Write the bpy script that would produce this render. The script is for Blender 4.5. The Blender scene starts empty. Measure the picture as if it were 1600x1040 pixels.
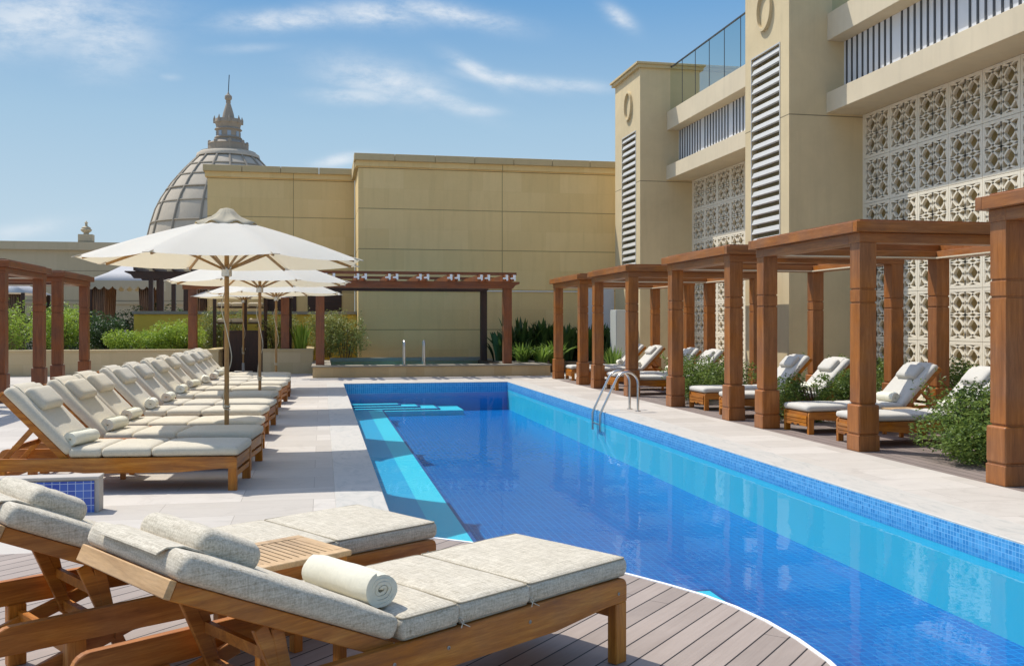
import bpy, bmesh, math, random
import numpy as np
from mathutils import Vector, Matrix
random.seed(7); rng = np.random.default_rng(7)
R = math.radians
scn = bpy.context.scene
COL = scn.collection

# ------------------------------------------------------------------ helpers
def link(o, parent=None):
    COL.objects.link(o)
    if parent is not None: o.parent = parent
    return o

def mesh_from(bm, name, mat, smooth=None):
    me = bpy.data.meshes.new(name)
    bmesh.ops.recalc_face_normals(bm, faces=bm.faces[:])
    bm.to_mesh(me); bm.free()
    if isinstance(mat, (list, tuple)):
        for m in mat: me.materials.append(m)
    else: me.materials.append(mat)
    if smooth is not None:
        for p in me.polygons: p.use_smooth = True
        if smooth < 180:
            me.set_sharp_from_angle(angle=R(smooth))
    return me

def obj(name, bm, mat, parent=None, smooth=None, loc=None, rotz=0.0):
    me = mesh_from(bm, name, mat, smooth) if isinstance(bm, bmesh.types.BMesh) else bm
    o = bpy.data.objects.new(name, me)
    if loc is not None: o.location = loc
    if rotz: o.rotation_euler = (0, 0, rotz)
    return link(o, parent)

def tag(o, label, cat, group=None, kind=None):
    o['label'] = label
    if cat: o['category'] = cat
    if group: o['group'] = group
    if kind: o['kind'] = kind
    return o

def thing(name, label, cat, loc=(0, 0, 0), rotz=0.0, group=None):
    o = bpy.data.objects.new(name, None); o.empty_display_size = 0.1
    link(o); o.location = loc; o.rotation_euler = (0, 0, rotz)
    return tag(o, label, cat, group)

def struct(name, bm, mat, label=None, smooth=None, loc=None):
    o = obj(name, bm, mat, None, smooth, loc); o['kind'] = 'structure'
    o['label'] = label or name.replace('_', ' ')
    return o

def kids(o): return [c for c in COL.objects if c.parent == o]
def dup(o, loc=None, rotz=None, label=None, parent=None, kd=None):
    c = o.copy(); link(c); c.parent = parent
    if loc is not None: c.location = loc
    if rotz is not None: c.rotation_euler = (0, 0, rotz)
    if label: c['label'] = label
    for ch in (CH.get(o.name) if o.name in CH else cache(o)):
        dup(ch, parent=c)
    return c
CH = {}
def cache(o):
    CH[o.name] = kids(o); return CH[o.name]

def box(bm, x0, x1, y0, y1, z0, z1, bev=0.0, seg=1, mi=0):
    v = [bm.verts.new((x, y, z)) for x in (x0, x1) for y in (y0, y1) for z in (z0, z1)]
    F = [(0,1,3,2),(4,6,7,5),(0,4,5,1),(2,3,7,6),(0,2,6,4),(1,5,7,3)]
    fs = [bm.faces.new([v[i] for i in f]) for f in F]
    for f in fs: f.material_index = mi
    if bev > 0:
        es = list({e for f in fs for e in f.edges})
        bmesh.ops.bevel(bm, geom=es, offset=bev, segments=seg, affect='EDGES', profile=0.5)
    return v

def obox(bm, p0, p1, w, h, bev=0.0, up=(0, 0, 1)):
    """bar from p0 to p1, w across, h along up"""
    p0 = Vector(p0); p1 = Vector(p1); d = (p1 - p0); L = d.length; d.normalize()
    s = d.cross(Vector(up)).normalized(); u = s.cross(d).normalized()
    b2 = bmesh.new(); box(b2, 0, L, -w/2, w/2, -h/2, h/2, bev)
    M = Matrix((d, -s, u)).transposed().to_4x4(); M.translation = p0
    bmesh.ops.transform(b2, matrix=M, verts=b2.verts)
    me = bpy.data.meshes.new('tmp'); b2.to_mesh(me); b2.free(); bm.from_mesh(me); bpy.data.meshes.remove(me)

def prism(bm, pts, axis, lo, hi, bev=0.0):
    def P(a, b, c):
        return {'x': (c, a, b), 'y': (a, c, b), 'z': (a, b, c)}[axis]
    A = [bm.verts.new(P(a, b, lo)) for a, b in pts]; B = [bm.verts.new(P(a, b, hi)) for a, b in pts]
    n = len(pts); fs = [bm.faces.new(A), bm.faces.new(B[::-1])]
    for i in range(n): fs.append(bm.faces.new((A[i], B[i], B[(i+1) % n], A[(i+1) % n])))
    if bev > 0:
        es = [e for e in fs[0].edges] + [e for e in fs[1].edges]
        bmesh.ops.bevel(bm, geom=list(set(es)), offset=bev, segments=1, affect='EDGES', profile=0.5)

def tube(bm, pts, r, seg=8, cap=True, r_fn=None):
    pts = [Vector(p) for p in pts]; rings = []; prev = None
    for i, p in enumerate(pts):
        t = (pts[min(i+1, len(pts)-1)] - pts[max(i-1, 0)]).normalized()
        if prev is None:
            a = Vector((0, 0, 1)) if abs(t.z) < 0.9 else Vector((1, 0, 0))
            n = t.cross(a).normalized()
        else:
            n = (prev - t*prev.dot(t)).normalized()
        prev = n; b = t.cross(n); rr = r_fn(i/(len(pts)-1)) if r_fn else r
        rings.append([bm.verts.new(p + rr*(math.cos(2*math.pi*k/seg)*n + math.sin(2*math.pi*k/seg)*b)) for k in range(seg)])
    for A, B in zip(rings, rings[1:]):
        for k in range(seg): bm.faces.new((A[k], A[(k+1) % seg], B[(k+1) % seg], B[k]))
    if cap: bm.faces.new(rings[0][::-1]); bm.faces.new(rings[-1])

def lathe(bm, prof, seg=24, c=(0, 0, 0), cap=True):
    rings = []
    for r, z in prof:
        if r < 1e-5: rings.append([bm.verts.new((c[0], c[1], c[2]+z))])
        else: rings.append([bm.verts.new((c[0]+r*math.cos(2*math.pi*k/seg), c[1]+r*math.sin(2*math.pi*k/seg), c[2]+z)) for k in range(seg)])
    for A, B in zip(rings, rings[1:]):
        if len(A) == 1 and len(B) == 1: continue
        for k in range(seg):
            k2 = (k+1) % seg
            if len(A) == 1: bm.faces.new((A[0], B[k2], B[k]))
            elif len(B) == 1: bm.faces.new((A[k], A[k2], B[0]))
            else: bm.faces.new((A[k], A[k2], B[k2], B[k]))
    if cap:
        if len(rings[0]) > 1: bm.faces.new(rings[0][::-1])
        if len(rings[-1]) > 1: bm.faces.new(rings[-1])

def cushion(bm, lx, ly, lz, r=0.03, n=(14, 12, 4), puff=0.012, seed=0, M=None, side=0.006):
    """soft upholstered block centred on x/y, bottom at z=0"""
    rr = random.Random(seed); ph = [rr.uniform(0, 6.28) for _ in range(6)]
    V = {}
    def key(i, j, k): return (i, j, k)
    def mk(i, j, k):
        q = key(i, j, k)
        if q in V: return V[q]
        def sp(t):  # denser near the ends
            return math.sin((t-0.5)*math.pi)*0.5*0.55 + (t-0.5)*0.45
        x, y, z = sp(i/n[0])*lx, sp(j/n[1])*ly, (k/n[2]-0.5)*lz
        hx, hy, hz = lx/2-r, ly/2-r, lz/2-r
        c = Vector((max(-hx, min(hx, x)), max(-hy, min(hy, y)), max(-hz, min(hz, z))))
        d = Vector((x, y, z)) - c
        if d.length > 1e-6: p = c + d.normalized()*r*min(1, d.length/r*1.0 if d.length < r else 1)
        else: p = Vector((x, y, z))
        ux, uy, uz = x/(lx/2), y/(ly/2), z/(lz/2)
        f = (1-ux**4)*(1-uy**4)
        p.z += puff*f*max(0, uz)*1.0 + 0.0035*f*max(0, uz)*(math.sin(9*ux+ph[0])*math.cos(7*uy+ph[1]))
        p.y += side*math.copysign(1, uy)*(abs(uy) > 0.97)*(1-uz*uz)*(1+0.6*math.sin(8*ux+ph[2]))
        p.x += side*math.copysign(1, ux)*(abs(ux) > 0.97)*(1-uz*uz)
        p.z += lz/2
        if M is not None: p = M @ p
        V[q] = bm.verts.new(p); return V[q]
    for a in range(n[0]):
        for b in range(n[1]):
            bm.faces.new((mk(a,b,n[2]), mk(a+1,b,n[2]), mk(a+1,b+1,n[2]), mk(a,b+1,n[2])))
            bm.faces.new((mk(a,b,0), mk(a,b+1,0), mk(a+1,b+1,0), mk(a+1,b,0)))
    for a in range(n[0]):
        for c in range(n[2]):
            bm.faces.new((mk(a,0,c), mk(a+1,0,c), mk(a+1,0,c+1), mk(a,0,c+1)))
            bm.faces.new((mk(a,n[1],c), mk(a,n[1],c+1), mk(a+1,n[1],c+1), mk(a+1,n[1],c)))
    for b in range(n[1]):
        for c in range(n[2]):
            bm.faces.new((mk(0,b,c), mk(0,b,c+1), mk(0,b+1,c+1), mk(0,b+1,c)))
            bm.faces.new((mk(n[0],b,c), mk(n[0],b+1,c), mk(n[0],b+1,c+1), mk(n[0],b,c+1)))

# ------------------------------------------------------------------ materials
def new_mat(name):
    m = bpy.data.materials.new(name); m.use_nodes = True
    nt = m.node_tree; nt.nodes.clear()
    out = nt.nodes.new('ShaderNodeOutputMaterial')
    return m, nt, out
class NT:
    def __init__(s, nt): s.nt = nt
    def n(s, t, **kw):
        nd = s.nt.nodes.new(t)
        for k, v in kw.items():
            if k.startswith('_'): setattr(nd, k[1:], v)
        return nd
    def l(s, a, b): s.nt.links.new(a, b)
    def val(s, nd, k, v):
        if hasattr(v, 'is_linked') or isinstance(v, bpy.types.NodeSocket): s.l(v, nd.inputs[k])
        else: nd.inputs[k].default_value = v
    def coord(s, kind='Object'):
        return s.n('ShaderNodeTexCoord').outputs[kind]
    def pos(s): return s.n('ShaderNodeNewGeometry').outputs['Position']
    def mapping(s, vec, scale=(1,1,1), loc=(0,0,0), rot=(0,0,0)):
        m = s.n('ShaderNodeMapping'); s.l(vec, m.inputs[0])
        m.inputs['Location'].default_value = loc; m.inputs['Rotation'].default_value = rot; m.inputs['Scale'].default_value = scale
        return m.outputs[0]
    def noise(s, vec, scale=5, detail=4, rough=0.6, dist=0.0):
        m = s.n('ShaderNodeTexNoise'); s.l(vec, m.inputs['Vector'])
        m.inputs['Scale'].default_value = scale; m.inputs['Detail'].default_value = detail
        m.inputs['Roughness'].default_value = rough; m.inputs['Distortion'].default_value = dist
        return m.outputs['Fac']
    def math(s, op, a, b=0.0, c=0.0, clamp=False):
        m = s.n('ShaderNodeMath'); m.operation = op; m.use_clamp = clamp
        s.val(m, 0, a); s.val(m, 1, b)
        if op in ('MULTIPLY_ADD', 'SMOOTH_MIN', 'WRAP', 'COMPARE'): s.val(m, 2, c)
        return m.outputs[0]
    def ramp(s, fac, stops):
        m = s.n('ShaderNodeValToRGB'); s.l(fac, m.inputs[0]); cr = m.color_ramp
        while len(cr.elements) < len(stops): cr.elements.new(0.5)
        for e, (p, c) in zip(cr.elements, stops):
            e.position = p; e.color = (*c, 1) if len(c) == 3 else c
        return m.outputs['Color']
    def mix(s, fac, a, b, mode='MIX'):
        m = s.n('ShaderNodeMix'); m.data_type = 'RGBA'; m.blend_type = mode
        s.val(m, 0, fac)
        for k, v in ((6, a), (7, b)):
            if isinstance(v, bpy.types.NodeSocket): s.l(v, m.inputs[k])
            else: m.inputs[k].default_value = (*v, 1) if len(v) == 3 else v
        return m.outputs[2]
    def bump(s, h, strength=0.3, dist=0.01):
        m = s.n('ShaderNodeBump'); s.l(h, m.inputs['Height'])
        m.inputs['Strength'].default_value = strength; m.inputs['Distance'].default_value = dist
        return m.outputs[0]
    def bsdf(s, col, rough=0.6, spec=0.4, metal=0.0, normal=None, **kw):
        p = s.n('ShaderNodeBsdfPrincipled')
        if isinstance(col, bpy.types.NodeSocket): s.l(col, p.inputs['Base Color'])
        else: p.inputs['Base Color'].default_value = (*col, 1)
        s.val(p, 'Roughness', rough); p.inputs['Specular IOR Level'].default_value = spec
        p.inputs['Metallic'].default_value = metal
        if normal is not None: s.l(normal, p.inputs['Normal'])
        return p
    def sep(s, vec):
        m = s.n('ShaderNodeSeparateXYZ'); s.l(vec, m.inputs[0]); return m.outputs
    def comb(s, x, y, z):
        m = s.n('ShaderNodeCombineXYZ'); s.val(m, 0, x); s.val(m, 1, y); s.val(m, 2, z); return m.outputs[0]

def finish(T, out, p):
    T.l(p.outputs[0], out.inputs[0])

def wood(name, c1, c2, c3, axis='x', rough=0.45, spec=0.4, fine=1.0, planks=None):
    m, nt, out = new_mat(name); T = NT(nt)
    co = T.coord(); rnd = T.n('ShaderNodeObjectInfo').outputs['Random']
    off = T.n('ShaderNodeVectorMath'); off.operation = 'MULTIPLY_ADD'
    T.l(T.comb(rnd, rnd, rnd), off.inputs[0]); off.inputs[1].default_value = (37, 53, 71); T.l(co, off.inputs[2])
    sc = {'x': (1.2, 14, 14), 'y': (14, 1.2, 14), 'z': (14, 14, 1.2)}[axis]
    sc = tuple(a*fine for a in sc)
    g = T.noise(T.mapping(off.outputs[0], sc), 1.6, 6, 0.65, 0.6)
    g2 = T.noise(T.mapping(off.outputs[0], tuple(a*5 for a in sc)), 2.0, 3, 0.7)
    big = T.noise(off.outputs[0], 2.2, 3, 0.5)
    col = T.ramp(g, [(0.28, c1), (0.5, c2), (0.72, c3)])
    col = T.mix(T.math('MULTIPLY', T.math('SUBTRACT', g2, 0.35, clamp=True), 0.9), col, tuple(a*0.45 for a in c1))
    v = T.n('ShaderNodeHueSaturation'); T.l(col, v.inputs['Color'])
    T.l(T.math('MULTIPLY_ADD', big, 0.8, 0.62), v.inputs['Value'])
    T.l(T.math('MULTIPLY_ADD', big, 0.3, 0.85), v.inputs['Saturation'])
    p = T.bsdf(v.outputs[0], T.math('MULTIPLY_ADD', g, 0.3, rough-0.12), spec, normal=T.bump(g2, 0.25, 0.002))
    finish(T, out, p); return m

TEAK = {a: wood('teak_'+a, (0.25,0.078,0.010), (0.45,0.155,0.019), (0.62,0.265,0.045), a) for a in 'xyz'}
PERG = {a: wood('pergola_wood_'+a, (0.21,0.072,0.020), (0.32,0.118,0.033), (0.42,0.17,0.055), a, rough=0.38, fine=0.7) for a in 'xyz'}
REDW = {a: wood('red_pergola_wood_'+a, (0.15,0.045,0.015), (0.24,0.078,0.026), (0.31,0.11,0.038), a, rough=0.42, fine=0.7) for a in 'xyz'}
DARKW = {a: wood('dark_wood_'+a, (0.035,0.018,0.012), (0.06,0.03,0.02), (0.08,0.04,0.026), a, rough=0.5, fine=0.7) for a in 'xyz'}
PALET = {a: wood('bleached_teak_'+a, (0.42,0.26,0.12), (0.58,0.38,0.19), (0.66,0.46,0.25), a) for a in 'xyz'}

HEADW = wood('sunlit_head_rail', (0.40,0.22,0.09), (0.56,0.34,0.15), (0.66,0.42,0.21), 'y')  # sunlight on the head rail is put into this lighter wood colour
def fabric(name, base, dark, sx=420.0, amount=0.6, rough=0.9):
    m, nt, out = new_mat(name); T = NT(nt); co = T.coord()
    a = T.noise(T.mapping(co, (10, 150, 150)), 1.0, 4, 0.78)
    b = T.noise(T.mapping(co, (150, 10, 150)), 1.0, 4, 0.78)
    c = T.noise(T.mapping(co, (190, 190, 14)), 1.0, 3, 0.75)
    big = T.noise(co, 4.0, 3, 0.5)
    s = T.math('ADD', T.math('ADD', a, b), T.math('MULTIPLY', c, 0.6))
    f = T.ramp(s, [(0.98/2.6*1.0, (1,1,1)), (1.0, (0,0,0))])
    fac = T.math('MULTIPLY', T.math('SUBTRACT', s, 1.12, clamp=True), amount*3.0, clamp=True)
    col = T.mix(fac, base, dark)
    col = T.mix(T.math('MULTIPLY', T.math('SUBTRACT', big, 0.45, clamp=True), 0.5), col, tuple(x*0.8 for x in base))
    w1 = T.n('ShaderNodeTexWave'); T.l(T.mapping(co, (1, 1, 1)), w1.inputs[0]); w1.inputs['Scale'].default_value = 75; w1.bands_direction = 'X'
    w2 = T.n('ShaderNodeTexWave'); T.l(co, w2.inputs[0]); w2.inputs['Scale'].default_value = 75; w2.bands_direction = 'Y'
    h = T.math('ADD', T.math('MULTIPLY', T.math('ADD', w1.outputs['Fac'], w2.outputs['Fac']), 0.35), s)
    p = T.bsdf(col, rough, 0.15, normal=T.bump(h, 0.45, 0.0015))
    p.inputs['Sheen Weight'].default_value = 0.15
    finish(T, out, p); return m
FAB = fabric('woven_cushion_fabric', (0.68,0.61,0.475), (0.26,0.215,0.14))
FAB2 = fabric('woven_cushion_fabric_warm', (0.66,0.59,0.45), (0.40,0.34,0.23), amount=0.35)
FABR = fabric('pale_cushion_fabric', (0.60,0.57,0.50), (0.42,0.39,0.33), amount=0.3)

def plain(name, col, rough=0.6, spec=0.4, metal=0.0, nscale=0, namt=0.15, bump=0.0, bdist=0.003, detail=4):
    m, nt, out = new_mat(name); T = NT(nt)
    if nscale:
        co = T.coord(); n1 = T.noise(co, nscale, detail, 0.65)
        c = T.mix(n1, tuple(x*(1-namt) for x in col), tuple(min(1, x*(1+namt)) for x in col))
        nm = T.bump(T.noise(co, nscale*6, 3, 0.7), bump, bdist) if bump else None
        p = T.bsdf(c, rough, spec, metal, nm)
    else: p = T.bsdf(col, rough, spec, metal)
    finish(T, out, p); return m

PIPING = plain('cushion_piping', (0.36,0.31,0.22), 0.9, 0.1, nscale=90, namt=0.3)
TOWEL = plain('cream_terry_towel', (0.82,0.78,0.62), 0.95, 0.1, nscale=60, namt=0.12, bump=1.0, bdist=0.004)
STEEL = plain('brushed_steel', (0.62,0.60,0.56), 0.28, 0.5, 1.0, nscale=9, namt=0.1)
IRON = plain('dark_iron', (0.03,0.03,0.03), 0.5, 0.4)
SCREW = plain('screw_head_metal', (0.35,0.33,0.3), 0.4, 0.5, 0.8)
ROPE = plain('cotton_rope', (0.62,0.56,0.42), 0.9, 0.1, nscale=80, namt=0.2, bump=0.6)
TANPOLE = wood('umbrella_pole_wood', (0.27,0.14,0.045), (0.40,0.215,0.07), (0.50,0.28,0.10), 'z', rough=0.35)
WHITETRIM = plain('white_edge_strip', (0.85,0.85,0.83), 0.5)
GREYBOX = plain('grey_cabinet_paint', (0.50,0.52,0.48), 0.5, nscale=3, namt=0.06)
DARKGROOVE = plain('shadow_gap_paint', (0.02,0.016,0.012), 0.9, 0.1)

def canvas_mat(name, col):
    m, nt, out = new_mat(name); T = NT(nt); co = T.coord()
    n1 = T.noise(co, 2.5, 4, 0.6); n2 = T.noise(T.mapping(co, (1,1,1)), 160, 2, 0.6)
    c = T.mix(n1, tuple(x*0.93 for x in col), col)
    bm_ = T.bump(T.math('ADD', T.math('MULTIPLY', n1, 6), n2), 0.25, 0.004)
    d = T.n('ShaderNodeBsdfDiffuse'); T.l(c, d.inputs[0]); T.l(bm_, d.inputs['Normal'])
    t = T.n('ShaderNodeBsdfTranslucent'); t.inputs[0].default_value = (0.85, 0.70, 0.42, 1)
    mx = T.n('ShaderNodeMixShader'); mx.inputs[0].default_value = 0.30
    T.l(d.outputs[0], mx.inputs[1]); T.l(t.outputs[0], mx.inputs[2]); T.l(mx.outputs[0], out.inputs[0])
    return m
CANVAS = canvas_mat('cream_umbrella_canvas', (0.74,0.715,0.64))
VENTC = canvas_mat('beige_vent_canvas', (0.62,0.57,0.44))
TENTC = canvas_mat('white_tent_canvas', (0.84,0.84,0.84))

def stonewall(name, c1, c2, w=1.33, h=0.665, joint=1.33, j0=1.29, axis='x', jw=0.012, vj=None, rough=0.8):
    """large limestone-clad wall: slabs of slightly different tone, narrow dark panel joints at real heights"""
    m, nt, out = new_mat(name); T = NT(nt); P = T.pos(); x, y, z = T.sep(P)
    hx = x if axis == 'x' else y
    b = T.n('ShaderNodeTexBrick'); T.l(T.comb(hx, T.math('SUBTRACT', z, j0), 0.0), b.inputs[0])
    b.offset = 0.37; b.inputs['Scale'].default_value = 1; b.inputs['Brick Width'].default_value = w; b.inputs['Row Height'].default_value = h
    b.inputs['Mortar Size'].default_value = 0.003; b.inputs['Mortar Smooth'].default_value = 0.5
    b.inputs['Color1'].default_value = (*c1, 1); b.inputs['Color2'].default_value = (*c2, 1)
    b.inputs['Mortar'].default_value = (*(a*0.85 for a in c1), 1)
    n1 = T.noise(P, 1.1, 7, 0.7, 0.8); n2 = T.noise(P, 16, 5, 0.75)
    streak = T.noise(T.mapping(P, (3.0, 3.0, 0.28)), 1.6, 5, 0.65)
    col = T.mix(T.math('MULTIPLY', n1, 0.42), b.outputs[0], tuple(a*0.72 for a in c1))
    col = T.mix(T.math('MULTIPLY', T.math('SUBTRACT', streak, 0.5, clamp=True), 0.9), col, tuple(a*0.6 for a in c1))
    col = T.mix(T.math('MULTIPLY', n2, 0.22), col, tuple(min(1, a*1.25) for a in c2))
    if joint:
        f = T.math('PINGPONG', T.math('SUBTRACT', z, j0), joint/2)
        g = T.math('LESS_THAN', f, jw)
        if vj is not None:
            gv = T.math('LESS_THAN', T.math('ABSOLUTE', T.math('SUBTRACT', hx, vj)), jw*0.9)
            g = T.math('MAXIMUM', g, gv)
        col = T.mix(T.math('MULTIPLY', g, 0.8), col, tuple(a*0.25 for a in c1))
    p = T.bsdf(col, rough, 0.25, normal=T.bump(n2, 0.25, 0.004)); finish(T, out, p); return m
WALLM = stonewall('limestone_wall_panels', (0.76,0.545,0.24), (0.85,0.63,0.30), vj=5.98)
WALLM2 = stonewall('limestone_wall_panels_left', (0.73,0.525,0.235), (0.81,0.60,0.29), vj=-1.0, joint=1.33)
FARWM = stonewall('sandstone_boundary_wall', (0.46,0.385,0.25), (0.52,0.43,0.285), w=2.6, joint=1.3, j0=1.2)
LOWM = stonewall('sandstone_planter_blocks', (0.54,0.42,0.23), (0.62,0.49,0.29), w=0.62, h=0.30, joint=0, j0=0.03)
JACM = stonewall('stained_sandstone_blocks', (0.50,0.34,0.16), (0.60,0.45,0.25), w=0.5, h=0.24, joint=0, j0=0.03)

def plaster(name, c, joints=(5.88,), amt=0.18):
    m, nt, out = new_mat(name); T = NT(nt); P = T.pos(); x, y, z = T.sep(P)
    n1 = T.noise(P, 0.8, 6, 0.65, 0.5); n2 = T.noise(P, 30, 4, 0.7)
    st = T.noise(T.mapping(P, (4, 4, 0.3)), 1.3, 5, 0.6)
    col = T.mix(n1, tuple(a*(1-amt) for a in c), tuple(min(1, a*(1+amt*0.6)) for a in c))
    col = T.mix(T.math('MULTIPLY', T.math('SUBTRACT', st, 0.5, clamp=True), 0.8), col, tuple(a*0.65 for a in c))
    for j in joints:
        g = T.math('LESS_THAN', T.math('ABSOLUTE', T.math('SUBTRACT', z, j)), 0.011)
        col = T.mix(T.math('MULTIPLY', g, 0.8), col, tuple(a*0.2 for a in c))
    p = T.bsdf(col, 0.82, 0.25, normal=T.bump(n2, 0.2, 0.003)); finish(T, out, p); return m
TOWERM = plaster('hotel_limestone_render', (0.645,0.52,0.31), amt=0.24)
BEAMM = plaster('balcony_concrete', (0.66,0.56,0.39), joints=())
SCREENM = plaster('cast_lattice_stone', (0.80,0.72,0.56), joints=(), amt=0.1)
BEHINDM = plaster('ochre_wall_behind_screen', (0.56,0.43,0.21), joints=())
YELLOWM = plaster('yellow_ochre_render', (0.74,0.50,0.075), joints=())
CAPM = plaster('grey_coping', (0.33,0.29,0.22), joints=())
SLATPALE = plain('pale_metal_louvre', (0.52,0.51,0.47), 0.5, nscale=3, namt=0.08)
SLATWALL = plain('pale_blue_grey_panel', (0.66,0.67,0.68), 0.6, nscale=1.5, namt=0.1)
SLATDARK = plain('charcoal_fin', (0.06,0.062,0.065), 0.5)
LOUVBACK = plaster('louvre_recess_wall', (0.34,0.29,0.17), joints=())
DOMEM = plaster('dome_lead_panels', (0.50,0.43,0.33), joints=(), amt=0.22)
LANTM = plaster('dome_lantern_stone', (0.34,0.285,0.22), joints=(), amt=0.2)
DOMERIB = plaster('dome_rib_metal', (0.30,0.26,0.20), joints=())

def stonefloor():
    m, nt, out = new_mat('limestone_paving'); T = NT(nt); P = T.pos()
    b = T.n('ShaderNodeTexBrick'); T.l(T.mapping(P, (1,1,1), (0.07,0.02,0)), b.inputs[0])
    b.offset = 0.5; b.inputs['Scale'].default_value = 1; b.inputs['Brick Width'].default_value = 1.2; b.inputs['Row Height'].default_value = 0.6
    b.inputs['Mortar Size'].default_value = 0.0028; b.inputs['Mortar Smooth'].default_value = 0.3; b.inputs['Bias'].default_value = 0.1
    b.inputs['Color1'].default_value = (0.43,0.385,0.325,1); b.inputs['Color2'].default_value = (0.57,0.52,0.45,1); b.inputs['Mortar'].default_value = (0.24,0.20,0.16,1)
    n1 = T.noise(T.mapping(P, (0.8, 2.6, 1)), 1.4, 8, 0.7, 1.5); n2 = T.noise(P, 22, 5, 0.7); n3 = T.noise(P, 0.5, 4, 0.6)
    col = T.mix(T.math('MULTIPLY', T.math('SUBTRACT', n1, 0.45, clamp=True), 1.6), b.outputs[0], (0.38,0.34,0.29))
    col = T.mix(T.math('MULTIPLY', T.math('SUBTRACT', n3, 0.5, clamp=True), 1.2), col, (0.48,0.42,0.335))
    n5 = T.noise(P, 1.9, 7, 0.72, 2.0)
    col = T.mix(T.math('MULTIPLY', T.math('SUBTRACT', n5, 0.54, clamp=True), 2.6), col, (0.33,0.29,0.24))
    col = T.mix(T.math('MULTIPLY', n2, 0.2), col, (0.60,0.56,0.50))
    p = T.bsdf(col, 0.62, 0.3, normal=T.bump(T.math('ADD', n2, b.outputs['Fac']), 0.12, 0.003)); finish(T, out, p); return m
STONE = stonefloor()
def coping():
    m, nt, out = new_mat('marble_pool_coping'); T = NT(nt); P = T.pos(); x, y, z = T.sep(P)
    n1 = T.noise(T.mapping(P, (3, 0.9, 1)), 1.8, 8, 0.72, 2.2); n2 = T.noise(P, 18, 5, 0.7)
    col = T.ramp(n1, [(0.3, (0.36,0.36,0.32)), (0.48, (0.50,0.47,0.41)), (0.7, (0.55,0.51,0.44))])
    f = T.math('LESS_THAN', T.math('PINGPONG', y, 0.6), 0.003)
    col = T.mix(T.math('MULTIPLY', f, 0.6), col, (0.28,0.24,0.2))
    col = T.mix(T.math('MULTIPLY', n2, 0.2), col, (0.7,0.67,0.62))
    p = T.bsdf(col, 0.55, 0.35, normal=T.bump(n2, 0.1, 0.003)); finish(T, out, p); return m
COPE = coping()

def decking(name, ang, w, base, lo, joint=True, jl=2.4):
    m, nt, out = new_mat(name); T = NT(nt); P = T.pos()
    q = T.mapping(P, (1, 1, 1), (0, 0, 0), (0, 0, -ang))      # x along the boards
    x, y, z = T.sep(q)
    yy = T.math('DIVIDE', y, w); idx = T.math('FLOOR', yy); fr = T.math('FRACT', yy)
    gap = T.math('LESS_THAN', T.math('PINGPONG', yy, 0.5), 0.035)
    wn = T.n('ShaderNodeTexWhiteNoise'); wn.noise_dimensions = '1D'; T.l(idx, wn.inputs['W'])
    g = T.noise(T.mapping(q, (1.0, 16, 1)), 1.8, 6, 0.7, 0.4); big = T.noise(P, 2.4, 5, 0.65, 0.6)
    g2 = T.noise(T.mapping(q, (2.0, 90, 1)), 1.0, 3, 0.7)
    col = T.mix(g, lo, base)
    v = T.n('ShaderNodeHueSaturation'); T.l(col, v.inputs['Color'])
    T.l(T.math('MULTIPLY_ADD', wn.outputs['Value'], 0.22, T.math('MULTIPLY_ADD', big, 0.35, 0.72)), v.inputs['Value'])
    col = T.mix(T.math('MULTIPLY', T.math('SUBTRACT', g2, 0.5, clamp=True), 0.6), v.outputs[0], tuple(a*0.6 for a in lo))
    if joint:
        sh = T.math('MULTIPLY', wn.outputs['Value'], jl)
        jj = T.math('LESS_THAN', T.math('PINGPONG', T.math('ADD', x, sh), jl/2), 0.0022)
        gap2 = T.math('MAXIMUM', gap, T.math('MULTIPLY', jj, 0.7))
    else: gap2 = gap
    col = T.mix(gap2, col, (0.018,0.014,0.012))
    h = T.math('SUBTRACT', T.math('MULTIPLY', g2, 0.2), gap2)
    p = T.bsdf(col, 0.6, 0.3, normal=T.bump(h, 0.6, 0.006)); finish(T, out, p); return m
DECKM = decking('grey_brown_deck_boards', R(45.4), 0.118, (0.38,0.315,0.265), (0.275,0.215,0.175))
PDECKM = decking('pergola_floor_boards', R(90), 0.13, (0.26,0.21,0.18), (0.20,0.155,0.135))

def mosaic(name, c1, c2, grout, s, axis='xy', rough=0.25, gw=0.04, amt=1.0):
    m, nt, out = new_mat(name); T = NT(nt); P = T.pos(); x, y, z = T.sep(P)
    v = {'xy': T.comb(x, y, 0.0), 'yz': T.comb(y, z, 0.0), 'xz': T.comb(x, z, 0.0)}[axis]
    b = T.n('ShaderNodeTexBrick'); T.l(v, b.inputs[0]); b.offset = 0.0; b.inputs['Scale'].default_value = 1
    b.inputs['Brick Width'].default_value = s; b.inputs['Row Height'].default_value = s
    b.inputs['Mortar Size'].default_value = s*gw; b.inputs['Mortar Smooth'].default_value = 0.2
    b.inputs['Color1'].default_value = (*c1, 1); b.inputs['Color2'].default_value = (*c2, 1); b.inputs['Mortar'].default_value = (*grout, 1)
    n1 = T.noise(P, 1.3, 4, 0.6)
    col = T.mix(T.math('MULTIPLY', n1, 0.35), b.outputs[0], tuple(a*0.7 for a in c1))
    p = T.bsdf(col, rough, 0.5); finish(T, out, p); return m
POOLFLOOR = mosaic('deep_blue_mosaic', (0.0003,0.118,0.42), (0.0005,0.155,0.49), (0.006,0.25,0.60), 0.075, gw=0.07)
RIMY = mosaic('rim_mosaic_side', (0.03,0.24,0.52), (0.10,0.42,0.72), (0.24,0.55,0.78), 0.035, 'yz', gw=0.08)
RIMX = mosaic('rim_mosaic_end', (0.02,0.24,0.55), (0.05,0.33,0.66), (0.25,0.58,0.80), 0.05, 'xz', gw=0.08)
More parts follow.
